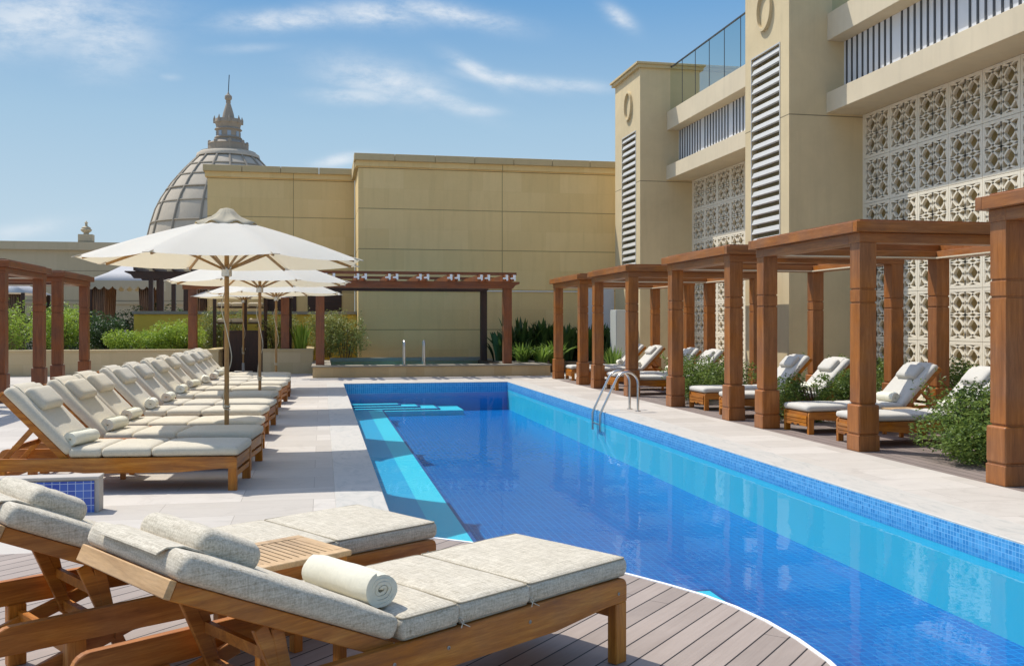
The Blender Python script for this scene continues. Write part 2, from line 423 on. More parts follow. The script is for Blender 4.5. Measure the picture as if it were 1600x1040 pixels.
CYANM = plain('cyan_pool_plaster', (0.035,0.56,0.70), 0.5, nscale=1.5, namt=0.05)
TEALM = plain('teal_plaster_and_shade', (0.006,0.36,0.60), 0.5, nscale=1.5, namt=0.05)  # basin floor plaster, also the painted shade on the left pool shelf
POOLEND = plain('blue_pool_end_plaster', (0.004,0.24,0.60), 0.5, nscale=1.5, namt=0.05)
NAVYM = plain('navy_step_edge', (0.01,0.08,0.28), 0.4)
BLOCKT = mosaic('blue_block_tiles', (0.012,0.05,0.36), (0.07,0.17,0.55), (0.45,0.55,0.75), 0.058, 'xz', rough=0.15, gw=0.05)

def water():
    m, nt, out = new_mat('pool_water'); T = NT(nt); P = T.pos()
    n1 = T.noise(T.mapping(P, (1.0, 0.55, 1)), 2.2, 4, 0.55, 0.6); n2 = T.noise(P, 11, 2, 0.5)
    h = T.math('ADD', n1, T.math('MULTIPLY', n2, 0.10))
    nm = T.bump(h, 0.055, 0.05)
    fr = T.n('ShaderNodeFresnel'); fr.inputs['IOR'].default_value = 1.33; T.l(nm, fr.inputs['Normal'])
    t = T.n('ShaderNodeBsdfTransparent'); t.inputs[0].default_value = (0.90, 0.98, 1.0, 1)
    g = T.n('ShaderNodeBsdfGlossy'); g.inputs['Roughness'].default_value = 0.015; T.l(nm, g.inputs['Normal'])
    mx = T.n('ShaderNodeMixShader'); T.l(T.math('MULTIPLY', fr.outputs[0], 0.22), mx.inputs[0])
    T.l(t.outputs[0], mx.inputs[1]); T.l(g.outputs[0], mx.inputs[2]); T.l(mx.outputs[0], out.inputs[0])
    return m
WATER = water()
def glass():
    m, nt, out = new_mat('green_tinted_glass'); T = NT(nt)
    fr = T.n('ShaderNodeFresnel'); fr.inputs['IOR'].default_value = 1.35
    t = T.n('ShaderNodeBsdfTransparent'); t.inputs[0].default_value = (0.70, 0.83, 0.78, 1)
    g = T.n('ShaderNodeBsdfGlossy'); g.inputs['Roughness'].default_value = 0.02
    mx = T.n('ShaderNodeMixShader'); T.l(T.math('MULTIPLY', fr.outputs[0], 0.5), mx.inputs[0])
    T.l(t.outputs[0], mx.inputs[1]); T.l(g.outputs[0], mx.inputs[2]); T.l(mx.outputs[0], out.inputs[0]); return m
GLASS = glass()

def leafmat(name, lo, mid, hi, trans=0.3):
    m, nt, out = new_mat(name); T = NT(nt)
    r = T.n('ShaderNodeNewGeometry').outputs['Random Per Island']
    col = T.ramp(r, [(0.0, lo), (0.5, mid), (1.0, hi)])
    d = T.bsdf(col, 0.45, 0.35)
    t = T.n('ShaderNodeBsdfTranslucent'); T.l(T.mix(0.5, col, tuple(min(1, a*1.6) for a in hi)), t.inputs[0])
    mx = T.n('ShaderNodeMixShader'); mx.inputs[0].default_value = trans
    T.l(d.outputs[0], mx.inputs[1]); T.l(t.outputs[0], mx.inputs[2]); T.l(mx.outputs[0], out.inputs[0]); return m
LEAFB = leafmat('bush_leaves', (0.045,0.085,0.015), (0.11,0.18,0.035), (0.24,0.32,0.07))
LEAFH = leafmat('hedge_leaves', (0.018,0.04,0.014), (0.04,0.08,0.022), (0.08,0.14,0.035), 0.2)
LEAFY = leafmat('bright_shrub_leaves', (0.14,0.23,0.02), (0.24,0.36,0.035), (0.38,0.48,0.07), 0.35)
LEAFO = leafmat('olive_shrub_leaves', (0.10,0.14,0.03), (0.18,0.22,0.05), (0.33,0.34,0.11), 0.3)
LEAFL = leafmat('lily_leaves', (0.05,0.10,0.018), (0.11,0.20,0.03), (0.24,0.36,0.06), 0.3)
LEAFD = leafmat('dark_broad_leaves', (0.02,0.045,0.012), (0.035,0.075,0.02), (0.07,0.13,0.03), 0.2)
STEM = plain('brown_stems', (0.12,0.08,0.05), 0.8)
SOIL = plain('planting_soil', (0.10,0.075,0.05), 0.95, 0.1, nscale=8, namt=0.4, bump=0.5)

# ------------------------------------------------------------------ camera, world, sun
YAW = math.atan(297/1500)
cam = bpy.data.cameras.new('camera'); co = bpy.data.objects.new('camera', cam); link(co)
co.location = (0, 0, 1.5); co.rotation_euler = (R(90), 0, -YAW)
cam.sensor_width = 36; cam.sensor_fit = 'HORIZONTAL'; cam.lens = 36*1500/1600
cam.shift_y = -15/1600; cam.clip_end = 2000; cam.clip_start = 0.05
scn.camera = co

sun_vec = Vector((-1, 0.95, 2.235)).normalized()
elev = math.asin(sun_vec.z)
sd = bpy.data.lights.new('sun', 'SUN'); so = bpy.data.objects.new('sun', sd); link(so)
sd.energy = 2.95; sd.angle = R(0.53); sd.color = (1.0, 0.955, 0.88)
so.rotation_euler = sun_vec.to_track_quat('Z', 'Y').to_euler(); so.location = (-10, 10, 30)

w = bpy.data.worlds.new('World'); scn.world = w; w.use_nodes = True
nt = w.node_tree; nt.nodes.clear(); T = NT(nt)
out = nt.nodes.new('ShaderNodeOutputWorld'); bg = nt.nodes.new('ShaderNodeBackground')
sky = nt.nodes.new('ShaderNodeTexSky'); sky.sky_type = 'NISHITA'; sky.sun_disc = False
sky.sun_elevation = elev; sky.sun_rotation = math.atan2(sun_vec.x, sun_vec.y)
sky.air_density = 1.0; sky.dust_density = 0.9; sky.ozone_density = 1.6
D = T.coord('Generated'); dx, dy, dz = T.sep(D)
yy = T.math('MAXIMUM', dy, 0.05)
ca = T.math('DIVIDE', dx, yy); cb = T.math('DIVIDE', dz, yy)
def dirab(u, v):
    lat = (u-800)/1500; up = (505-v)/1500
    x = lat*math.cos(YAW)+math.sin(YAW); y = math.cos(YAW)-lat*math.sin(YAW)
    return x/y, up/y
cl = None
vecn = T.comb(ca, T.math('MULTIPLY', cb, 2.2), 0.0)
wig = T.noise(vecn, 7, 5, 0.6)
for (u, v, ru, rv, tilt, st) in [(60, 30, 130, 42, 0.1, 0.85), (170, 62, 60, 38, 0, 0.8), (450, 30, 90, 14, 0.12, 0.9), (585, 22, 70, 17, 0, 0.95), (700, 22, 90, 15, -0.12, 0.95),
                               (600, 128, 80, 26, -0.15, 0.85), (560, 150, 60, 12, 0, 0.7), (680, 152, 60, 13, -0.3, 0.8), (742, 172, 36, 9, 0, 0.6), (748, 112, 40, 12, -0.45, 0.95), (800, 126, 70, 10, -0.1, 0.85),
                               (890, 132, 60, 9, -0.05, 0.6), (968, 26, 24, 14, -0.5, 0.8), (30, 360, 60, 12, 0.2, 0.5), (380, 76, 50, 6, 0.1, 0.3), (530, 250, 34, 8, 0.2, 0.9), (265, 120, 14, 5, 0, 0.3)]:
    a0, b0 = dirab(u, v); du = ru/1500; dv = rv/1500
    A = T.math('SUBTRACT', ca, a0); B = T.math('SUBTRACT', cb, b0)
    B = T.math('SUBTRACT', B, T.math('MULTIPLY', A, tilt))
    B = T.math('ADD', B, T.math('MULTIPLY', T.math('SUBTRACT', wig, 0.5), dv*1.4))
    e = T.math('ADD', T.math('POWER', T.math('ABSOLUTE', T.math('DIVIDE', A, du)), 2.0), T.math('POWER', T.math('ABSOLUTE', T.math('DIVIDE', B, dv)), 2.0))
    g = T.math('MULTIPLY', T.math('EXPONENT', T.math('MULTIPLY', e, -0.9)), st)
    cl = g if cl is None else T.math('MAXIMUM', cl, g)
fine = T.noise(T.mapping(vecn, (1, 1, 1)), 22, 8, 0.68, 0.15)
cm = T.math('MULTIPLY', cl, T.math('MULTIPLY_ADD', fine, 2.7, -0.62, clamp=True))
cm = T.math('MULTIPLY', cm, T.math('GREATER_THAN', dy, 0.05))
low = T.ramp(T.math('MAXIMUM', dz, 0.0), [(0.0, (2.5, 3.05, 3.45)), (0.10, (2.2, 2.9, 3.45)), (0.20, (1.65, 2.5, 3.3)), (0.32, (0.72, 1.65, 2.95)), (0.5, (0.55, 1.4, 2.7))])
up_ = T.math('DIVIDE', T.math('SUBTRACT', dz, 0.34), 0.22, clamp=True)
skyc = T.mix(up_, low, sky.outputs[0])
skyc = T.mix(T.math('MULTIPLY', cm, 0.85), skyc, (3.7, 3.9, 4.1))
T.l(skyc, bg.inputs[0]); bg.inputs[1].default_value = 0.15
T.l(bg.outputs[0], out.inputs[0])
scn.view_settings.view_transform = 'Standard'; scn.view_settings.look = 'None'
scn.view_settings.exposure = 0.60; scn.view_settings.gamma = 1.0
scn.cycles.max_bounces = 8; scn.cycles.transparent_max_bounces = 12; scn.cycles.use_denoising = True
scn.cycles.sample_clamp_indirect = 6.0

# ------------------------------------------------------------------ setting
WZ = -0.135
PX0, PX1, PY1 = 0.53, 4.70, 24.3
bm = bmesh.new(); box(bm, -600, 600, -300, 900, -3.2, -3.0)
struct('ground', bm, plain('sandy_ground', (0.42,0.36,0.27), 0.9, nscale=0.3, namt=0.2), 'sandy ground far below and beyond the terrace')
EDGE = [(0.53,6.75),(0.78,6.65),(0.98,6.49),(1.2,6.27),(1.42,6.0),(1.62,5.73),(1.80,5.45),(1.93,5.22),(2.05,4.98),(2.13,4.74),(2.18,4.48),(2.2,4.2),(2.19,3.9),(2.13,3.5),(2.0,3.0),(1.85,2.4),(1.8,1.5),(1.8,-4)]
bm = bmesh.new()
CW = 0.42
box(bm, -60, PX0-CW, 6.75, PY1+CW, -1.2, 0.0)
box(bm, -60, 60, PY1+CW, 70, -1.2, 0.0)
box(bm, PX1+CW, 6.13, -8, PY1+CW, -1.2, 0.0)
box(bm, -60, -9.0, -8, 6.75, -1.2, 0.0)
box(bm, 9.35, 60, -8, PY1+CW, -1.2, 0.0)
struct('stone_terrace', bm, STONE, 'pale limestone paving around the swimming pool')
bm = bmesh.new()
box(bm, PX0-CW, PX0, 6.75, PY1+CW, -0.9, 0.003, 0.006); box(bm, PX0, PX1, PY1, PY1+CW, -0.9, 0.003, 0.006); box(bm, PX1, PX1+CW, -8, PY1+CW, -0.9, 0.003, 0.006)
struct('pool_coping', bm, COPE, 'veined marble coping strip along the pool edge')
bm = bmesh.new(); prism(bm, [(-9.0, -8)] + [(1.8, -8)] + EDGE[::-1] + [(-9.0, 6.75)], 'z', -0.5, 0.004)
struct('timber_deck', bm, DECKM, 'grey brown timber deck with a curved edge over the pool')
bm = bmesh.new()
inner = EDGE; outer = []
for i, p in enumerate(EDGE):
    a = Vector(EDGE[max(i-1, 0)]); b = Vector(EDGE[min(i+1, len(EDGE)-1)]); t = (b-a).normalized(); n = Vector((-t.y, t.x))
    outer.append((p[0]+n.x*0.022, p[1]+n.y*0.022))
for i in range(len(EDGE)-1):
    q = [inner[i], inner[i+1], outer[i+1], outer[i]]
    A = [bm.verts.new((*p, -0.12)) for p in q]; B = [bm.verts.new((*p, 0.009)) for p in q]
    bm.faces.new(B)
    for k in range(4): bm.faces.new((A[k], A[(k+1) % 4], B[(k+1) % 4], B[k]))
struct('deck_edge_strip', bm, WHITETRIM, 'thin white strip capping the curved edge of the timber deck')
bm = bmesh.new(); box(bm, 6.13, 9.35, -8, PY1+CW, -1.2, -0.002)
struct('pergola_floor', bm, PDECKM, 'brown boarded floor under the row of pergolas')

# pool shell
pb = lambda: bmesh.new()
bm = pb(); box(bm, PX0-0.3, PX1+0.3, -8, PY1+0.3, -0.9, -0.70)
struct('pool_floor', bm, POOLFLOOR, 'deep blue mosaic floor of the swimming pool')
bm = pb(); box(bm, PX1-0.012, PX1+0.01, -8, PY1, -0.72, -0.20)
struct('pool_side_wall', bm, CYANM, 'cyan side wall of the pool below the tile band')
bm = pb(); box(bm, PX1-0.014, PX1+0.01, -8, PY1, -0.20, -0.012); struct('tile_band_side', bm, RIMY, 'blue mosaic band along the right rim of the pool')
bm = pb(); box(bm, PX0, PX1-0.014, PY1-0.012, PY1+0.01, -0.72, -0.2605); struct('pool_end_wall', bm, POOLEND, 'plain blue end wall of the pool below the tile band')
bm = pb(); box(bm, PX0, PX1-0.014, PY1-0.014, PY1+0.01, -0.26, -0.012); struct('tile_band_end', bm, RIMX, 'blue mosaic band across the far end of the pool')
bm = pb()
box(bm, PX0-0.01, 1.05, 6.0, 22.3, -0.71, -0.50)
struct('shelf_shade_band', bm, TEALM, 'teal band of painted shade on the underwater shelf along the left edge')  # pool edge shadow on the shelf, painted as a darker teal strip
bm = pb()
box(bm, 1.05, 1.36, 6.77, 22.3, -0.71, -0.50); box(bm, 1.05, 2.85, 3.0, 6.77, -0.71, -0.50)
box(bm, PX0-0.01, 1.36, 22.301, PY1-0.015, -0.71, -0.585); box(bm, 1.361, 3.35, 22.9, PY1-0.015, -0.71, -0.585)
struct('pool_shelf', bm, CYANM, 'pale cyan underwater shelf along the left side of the pool')
bm = pb()
for y0, y1, xx in [(6.77, 22.3, 1.36), (3.0, 6.77, 2.85)]:
    box(bm, xx, xx+0.035, y0, y1, -0.70, -0.497)
box(bm, 1.395, 2.885, 6.77, 6.805, -0.70, -0.497)
struct('shelf_edge_tiles', bm, NAVYM, 'dark mosaic nosing on the edge of the underwater shelf')
for k, (xx, y0, zt) in enumerate([(2.75, 23.15, -0.555), (2.3, 23.45, -0.525), (1.85, 23.75, -0.495)]):
    bm = pb(); box(bm, PX0-0.01, xx, y0, PY1-0.016-0.0005*k, -0.584, zt)
    s = struct('pool_step', bm, CYANM, 'L shaped cyan underwater step in the far left corner of the pool')
    bm = pb(); box(bm, PX0, xx+0.06, y0-0.06, y0, -0.584, zt+0.002); box(bm, xx, xx+0.06, y0, PY1-0.02, -0.584, zt+0.002)
    o = obj('step_nosing', bm, NAVYM, s)
bm = pb()
v = [bm.verts.new(p) for p in [(PX0-0.05, -8, WZ), (PX1+0.05, -8, WZ), (PX1+0.05, PY1+0.05, WZ), (PX0-0.05, PY1+0.05, WZ)]]; bm.faces.new(v)
struct('pool_water', bm, WATER, 'still clear blue water of the swimming pool')

# ------------------------------------------------------------------ loungers
def make_lounger(name, zr, cush, back, ang, wid, fab, fine=False, strap_side=True):
    """local: x=0 at the foot, +x towards the head, +y near side. returns root (not tagged)"""
    r = bpy.data.objects.new(name, None); link(r); r.empty_display_size = 0.1
    L = sum(cush)+0.86; w2 = wid/2; sg = 4 if fine else 2
    pts = []
    hz_ = 0.105
    def arc(cx, cz, rad, a0, a1, n):
        return [(cx+rad*math.cos(R(a0+(a1-a0)*i/n)), cz+rad*math.sin(R(a0+(a1-a0)*i/n))) for i in range(n+1)]
    pts += arc(0.035, zr-0.035, 0.035, 180, 90, sg)
    pts += arc(L-0.06, zr-0.06, 0.06, 90, 0, sg+1)
    pts += [(L, zr-hz_), (L*0.62, zr-hz_-0.012), (L*0.55, zr-hz_-0.03), (L*0.22, zr-hz_-0.03), (0.14, zr-hz_), (0.0, zr-hz_)]
    for s in (1, -1):
        bm = bmesh.new(); prism(bm, pts, 'y', s*(w2-0.0)-0.017, s*(w2-0.0)+0.017, 0.004 if fine else 0)
        rl = obj('side_rail', bm, TEAK['x'], r)
        if fine:
            bm = bmesh.new()
            for sx in (0.62, 1.05, 1.3, 0.06):
                b2 = bmesh.new(); lathe(b2, [(0.0075, 0), (0.0075, 0.002), (0.004, 0.003), (0.0045, 0.0005), (0, 0.0005)], 10)
                M = Matrix.Translation((sx, s*(w2+0.0175), zr-0.062)) @ Matrix.Rotation(R(-90*s), 4, 'X')
                bmesh.ops.transform(b2, matrix=M, verts=b2.verts); me = bpy.data.meshes.new('t'); b2.to_mesh(me); b2.free(); bm.from_mesh(me); bpy.data.meshes.remove(me)
            obj('screw', bm, SCREW, rl)
        for lx in (0.0, L-0.34):
            bm = bmesh.new(); box(bm, lx+0.0, lx+0.075, s*(w2-0.001)-0.033*s-0.0225*0, s*(w2-0.019), 0, zr-0.02, 0) if False else None
            y0, y1 = sorted((s*(w2+0.016), s*(w2-0.034)))
            box(bm, lx+0.001, lx+0.076, y0, y1, 0.0, zr-hz_+0.0, 0.004 if fine else 0)
            obj('leg', bm, TEAK['z'], r)
    bm = bmesh.new()
    box(bm, 0.004, 0.030, -w2+0.036, w2-0.036, zr-0.11, zr-0.012, 0.003); obj('cross_rail', bm, TEAK['y'], r); bm = bmesh.new(); box(bm, 0.006, 0.032, -w2+0.036, w2-0.036, zr-0.185, zr-0.135, 0.003); obj('cross_rail', bm, TEAK['y'], r); bm = bmesh.new()
    box(bm, L-0.33, L-0.30, -w2+0.036, w2-0.036, zr-0.19, zr-0.13, 0.003)
    obj('cross_rail', bm, TEAK['y'], r)
    bm = bmesh.new(); x = 0.05
    while x < sum(cush)-0.03:
        box(bm, x, x+0.055, -w2+0.018, w2-0.018, zr-0.022, zr-0.003); x += 0.075
    obj('seat_slats', bm, TEAK['y'], r)
    x = -0.012
    for i, c in enumerate(cush):
        bm = bmesh.new()
        M = Matrix.Translation((x+c/2, 0, zr+0.001))
        cushion(bm, c-0.006, wid+0.005, 0.086 if fine else 0.088, 0.017 if fine else 0.024, (18, 14, 5) if fine else (10, 8, 3), 0.014, i+3, M)
        cu = obj('seat_cushion', bm, fab, r, 180)
        if fine and i > 0:
            bm = bmesh.new()
            for s in (1, -1):
                tube(bm, [(x-0.002, s*(w2-0.01), zr+0.035), (x+0.004, s*(w2+0.02), zr+0.015), (x-0.03, s*(w2+0.028), zr-0.004)], 0.002, 5)
                tube(bm, [(x-0.002, s*(w2-0.01), zr+0.035), (x-0.006, s*(w2+0.018), zr+0.022), (x+0.012, s*(w2+0.026), zr+0.0)], 0.002, 5)
            obj('tie_cord', bm, fab, cu)
        if fine:
            bm = bmesh.new(); hx, hy, zt = c/2-0.007, w2+0.001, zr+0.001+0.086-0.005
            for zq in (zt, zr+0.008):
                lp = []
                for (ax, ay, a0) in ((hx, hy, 0), (-hx, hy, 90), (-hx, -hy, 180), (hx, -hy, 270)):
                    for q in range(5):
                        aa = R(a0+22.5*q); lp.append((x+c/2+math.copysign(abs(ax)-0.016, ax)+0.016*math.cos(aa), math.copysign(abs(ay)-0.016, ay)+0.016*math.sin(aa), zq))
                tube(bm, lp+[lp[0]], 0.0032, 6, False)
            obj('piping', bm, PIPING, cu)
        x += c
    # backrest
    px = x+0.015; M = Matrix.Translation((px, 0, zr-0.012)) @ Matrix.Rotation(-R(ang), 4, 'Y')
    def tr(bm): bmesh.ops.transform(bm, matrix=M, verts=bm.verts); return bm
    bw = w2-0.022
    for s in (1, -1):
        bf = bmesh.new(); y0, y1 = sorted((s*bw, s*(bw-0.028))); box(bf, 0.0, back+0.0, y0, y1, -0.045, 0.012, 0.003); obj('backrest_rail', tr(bf), TEAK['x'], r)
    bh = bmesh.new(); box(bh, back+0.001, back+0.024, -bw-0.006, bw+0.006, -0.044, 0.013, 0.003)
    obj('head_rail', tr(bh), HEADW if fine else TEAK['y'], r)
    bm = bmesh.new(); xx = 0.06
    while xx < back-0.05:
        box(bm, xx, xx+0.05, -bw+0.029, bw-0.029, -0.012, 0.008); xx += 0.085
    obj('backrest_slats', tr(bm), TEAK['y'], r)
    # support strut resting between the rails
    top = M @ Vector((back*0.52, 0, -0.04)); foot = Vector((px+back*0.86 if ang > 35 else px+back*0.42, 0, zr-0.13))
    bm = bmesh.new()
    for s in (1, -1):
        yb = s*(bw-0.06)
        obox(bm, (top.x, yb, top.z), (foot.x, yb, foot.z-0.03), 0.024, 0.045, 0.003)
    obox(bm, (foot.x, -w2+0.03, foot.z), (foot.x, w2-0.03, foot.z), 0.03, 0.04)
    obox(bm, (foot.x*0.45+top.x*0.55, -bw+0.06, foot.z*0.45+top.z*0.55), (foot.x*0.45+top.x*0.55, bw-0.06, foot.z*0.45+top.z*0.55), 0.022, 0.04)
    if fine:
        for s in (1, -1):
            yb = s*(bw-0.035)
            obox(bm, (px+back*0.98, yb, zr-0.28), (px+back*0.30, yb, zr-0.09), 0.024, 0.06, 0.003)
            obox(bm, (px+back*0.36, yb-s*0.027, zr-0.26), (top.x+0.06, yb-s*0.027, top.z+0.01), 0.024, 0.05, 0.003)
    obj('back_support', bm, TEAK['x'], r)
    bl = back-0.02
    bm = bmesh.new(); cushion(bm, bl, wid+0.0, 0.086 if fine else 0.088, 0.019 if fine else 0.024, (26, 14, 5) if fine else (12, 8, 3), 0.012, 9, Matrix.Translation((0.03+bl/2, 0, 0.014)))
    obj('back_cushion', tr(bm), fab, r, 180)
    # head pillow + flap that hooks over the end
    pw = wid*0.66; pl = 0.24
    bm = bmesh.new(); cushion(bm, pl, pw, 0.095, 0.042, (14, 14, 6) if fine else (8, 8, 4), 0.006, 5, Matrix.Translation((back-0.20, 0, 0.088)), side=0.0)
    pil = obj('head_pillow', tr(bm), fab, r, 180)
    bm = bmesh.new(); th = 0.006
    line = [(back-0.22, 0.106), (back-0.12, 0.114), (back-0.03, 0.112), (back+0.022, 0.094), (back+0.045, 0.070)]
    A = [(bm.verts.new((a, -pw/2, b)), bm.verts.new((a, pw/2, b))) for a, b in line]
    B = [(bm.verts.new((a, -pw/2, b-th)), bm.verts.new((a, pw/2, b-th))) for a, b in line]
    for i in range(len(line)-1):
        bm.faces.new((A[i][0], A[i+1][0], A[i+1][1], A[i][1])); bm.faces.new((B[i][0], B[i][1], B[i+1][1], B[i+1][0]))
        bm.faces.new((A[i][1], A[i+1][1], B[i+1][1], B[i][1])); bm.faces.new((A[i][0], B[i][0], B[i+1][0], A[i+1][0]))
    bm.faces.new((A[-1][0], B[-1][0], B[-1][1], A[-1][1]))
    obj('pillow_flap', tr(bm), fab, pil, 40)
    return r, px

def make_towel(name, rad=0.075, length=0.40, seed=1):
    rr = random.Random(seed); bm = bmesh.new(); turns = 4.2; n = 96; nl = 14
    pr = []
    for i in range(n+1):
        t = i/n; a = 2*math.pi*turns*t; r0 = 0.006+(rad-0.010)*t**0.9
        pr.append((a, r0))
    def pt(a, r0, y, k):
        q = r0*(1+0.05*math.sin(a*1.0+k)+0.012*math.sin(a*7+y*60)*math.sin(y*90+a)+0.02*math.sin(3*a+y*20))
        return Vector((q*math.cos(a), y, q*math.sin(a)*0.90))
    th = rad/turns*0.80
    O = []; I = []
    for i, (a, r0) in enumerate(pr):
        ro = []; ri = []
        for j in range(nl+1):
            s = j/nl; y = (s-0.5)*length
            e = 1-abs(2*s-1)**7*0.08
            stag = 0.006*math.sin(a*0.9)
            ro.append(bm.verts.new(pt(a, (r0+th/2)*e, y+stag*(2*s-1), seed))); ri.append(bm.verts.new(pt(a, max(0.002, (r0-th/2))*e, y+stag*(2*s-1), seed)))
        O.append(ro); I.append(ri)
    for i in range(n):
        for j in range(nl):
            bm.faces.new((O[i][j], O[i][j+1], O[i+1][j+1], O[i+1][j])); bm.faces.new((I[i][j], I[i+1][j], I[i+1][j+1], I[i][j+1]))
        bm.faces.new((O[i][0], O[i+1][0], I[i+1][0], I[i][0])); bm.faces.new((O[i][nl], I[i][nl], I[i+1][nl], O[i+1][nl]))
    bm.faces.new([O[n][j] for j in range(nl+1)] + [I[n][j] for j in range(nl, -1, -1)])
    me = mesh_from(bm, name, TOWEL, 60)
    return me

def make_table(name, lx, ly, h, top, leg):
    r = bpy.data.objects.new(name, None); link(r)
    bm = bmesh.new(); fr = 0.055
    for (a, b, c, d) in [(0, lx, 0, fr), (0, lx, ly-fr, ly), (0, fr, fr, ly-fr), (lx-fr, lx, fr, ly-fr)]:
        box(bm, a+0.0006, b-0.0006, c+0.0006, d-0.0006, h-0.024, h, 0.003)
    x = fr+0.006
    nsl = max(4, int((lx-2*fr)/0.034)); pitch = (lx-2*fr)/nsl
    for i in range(nsl):
        x0 = fr+i*pitch+0.004; box(bm, x0, x0+pitch-0.008, fr-0.004, ly-fr+0.004, h-0.022, h-0.003)
    obj('table_top', bm, top['y'], r)
    bm = bmesh.new()
    for (a, b, c, d) in [(0.03, lx-0.03, 0.02, 0.04), (0.03, lx-0.03, ly-0.04, ly-0.02), (0.02, 0.04, 0.04, ly-0.04), (lx-0.04, lx-0.02, 0.04, ly-0.04)]:
        box(bm, a, b, c, d, h-0.085, h-0.0245)
    obj('apron', bm, leg['x'], r)
    for a in (0.015, lx-0.06):
        for b in (0.015, ly-0.06):
            bm = bmesh.new(); box(bm, a, a+0.045, b, b+0.045, 0, h-0.025, 0.003); obj('leg', bm, leg['z'], r)
    return r

# foreground pair
fgA, pxA = make_lounger('sun_lounger', 0.372, (0.62, 0.375, 0.275), 0.885, 24.5, 0.69, FAB, True)
fgrot = math.atan2(-.556, -.831)
fgA.location = (1.126, 4.377, 0.004); fgA.rotation_euler = (0, 0, fgrot)
tag(fgA, 'nearest sun lounger at the front, foot end beside the curved deck edge', 'sun lounger', 'sun loungers in the foreground on the timber deck')
cache(fgA)
fgB = dup(fgA, (0.387, 5.30, 0.004), fgrot, 'sun lounger on the timber deck behind the slatted table, foot towards the pool corner')
def loc2w(o, x, y, z=0):
    a = o.rotation_euler.z; return (o.location.x+x*math.cos(a)-y*math.sin(a), o.location.y+x*math.sin(a)+y*math.cos(a), o.location.z+z)
tw_f = make_towel('rolled_towel', 0.076, 0.42, 3)
t = obj('rolled_towel', tw_f, None, None, None, loc2w(fgA, pxA-0.022, 0.02, 0.372+0.09+0.075), fgrot)
tag(t, 'big rolled cream towel with a spiral end lying on the nearest foreground lounger', 'towel', 'rolled towels on the loungers')
tbl = make_table('side_table', 0.45, 0.42, 0.52, PALET, TEAK)
p = loc2w(fgA, 0.93, -0.345-0.06-0.42); tbl.location = p; tbl.rotation_euler = (0, 0, fgrot)
tag(tbl, 'slatted teak side table between the two foreground loungers', 'table', 'teak side tables')

# row on the left
ORD = ['first', 'second', 'third', 'fourth', 'fifth', 'sixth', 'seventh', 'eighth', 'ninth', 'tenth', 'eleventh']
rowL, pxL = make_lounger('row_lounger', 0.305, (0.76, 0.43, 0.28), 0.80, 46, 0.70, FAB2)
random.seed(11)
YS = [9.30, 10.47, 11.56, 13.09, 14.26, 15.89, 17.3, 18.64, 19.86, 20.98, 21.95]
ROT = R(174.1); rowobs = []
cache(rowL)
for i, y in enumerate(YS):
    where = {0: 'nearest the blue tiled block', 10: 'farthest from the camera by the planter'}.get(i, 'counted from the near end')
    lab = '%s sun lounger of the left row, %s' % (ORD[i], where)
    o = rowL if i == 0 else dup(rowL)
    o.location = (-0.71+random.uniform(-.045, .045), y, 0.001); o.rotation_euler = (0, 0, ROT+R(random.uniform(-1.3, 1.3)))
    tag(o, lab, 'sun lounger', 'sun loungers in a row left of the pool'); rowobs.append(o)
rowL.name = 'sun_lounger.900'
tw_r = make_towel('rolled_towel', 0.078, 0.36, 8)
tw_r2 = make_towel('rolled_towel', 0.074, 0.38, 21)
for i, o in enumerate(rowobs):
    t = obj('rolled_towel', tw_r if i % 2 else tw_r2, None, None, None, loc2w(o, pxL-0.055, 0.12+random.uniform(-.04, .04), 0.305+0.09+0.076), ROT+R(random.uniform(-14, 14)))
    tag(t, 'rolled cream towel on the %s lounger of the left row' % ORD[i], 'towel', 'rolled towels on the loungers')
tb = make_table('side_table', 0.40, 0.36, 0.36, TEAK, TEAK)
cache(tb); first = True
for i in (0, 1, 3, 5, 7, 9):
    o = tb if first else dup(tb); first = False
    a = rowobs[i]; b = rowobs[i+1]; mid = (a.location.y+b.location.y)/2
    x, y, _ = loc2w(a, 1.10 if i < 2 else 1.2, 0); o.location = (x, mid+0.18+0.05, 0.001); o.rotation_euler = (0, 0, R(174.1))
    tag(o, 'low teak side table between the %s and %s loungers of the left row' % (ORD[i], ORD[i+1]), 'table', 'teak side tables')

# ------------------------------------------------------------------ pergolas
def post_bm(x, y, half_b=0.135, half_s=0.108, H=2.45):
    bm = bmesh.new(); hb, hs = half_b, half_s
    box(bm, x-hb, x+hb, y-hb, y+hb, 0.0, 0.185, 0.004)
    box(bm, x-hb+0.012, x+hb-0.012, y-hb+0.012, y+hb-0.012, 0.185, 0.20)
    box(bm, x-hb, x+hb, y-hb, y+hb, 0.20, 0.545, 0.022, 3)
    box(bm, x-hs+0.01, x+hs-0.01, y-hs+0.01, y+hs-0.01, 0.545, 0.565)
    box(bm, x-hs, x+hs, y-hs, y+hs, 0.565, 1.735, 0.004)
    box(bm, x-hs+0.012, x+hs-0.012, y-hs+0.012, y+hs-0.012, 1.735, 1.755)
    box(bm, x-hs, x+hs, y-hs, y+hs, 1.755, 1.895, 0.004)
    box(bm, x-hs+0.012, x+hs-0.012, y-hs+0.012, y+hs-0.012, 1.895, 1.915)
    box(bm, x-hs, x+hs, y-hs, y+hs, 1.915, H, 0.004)
    return bm
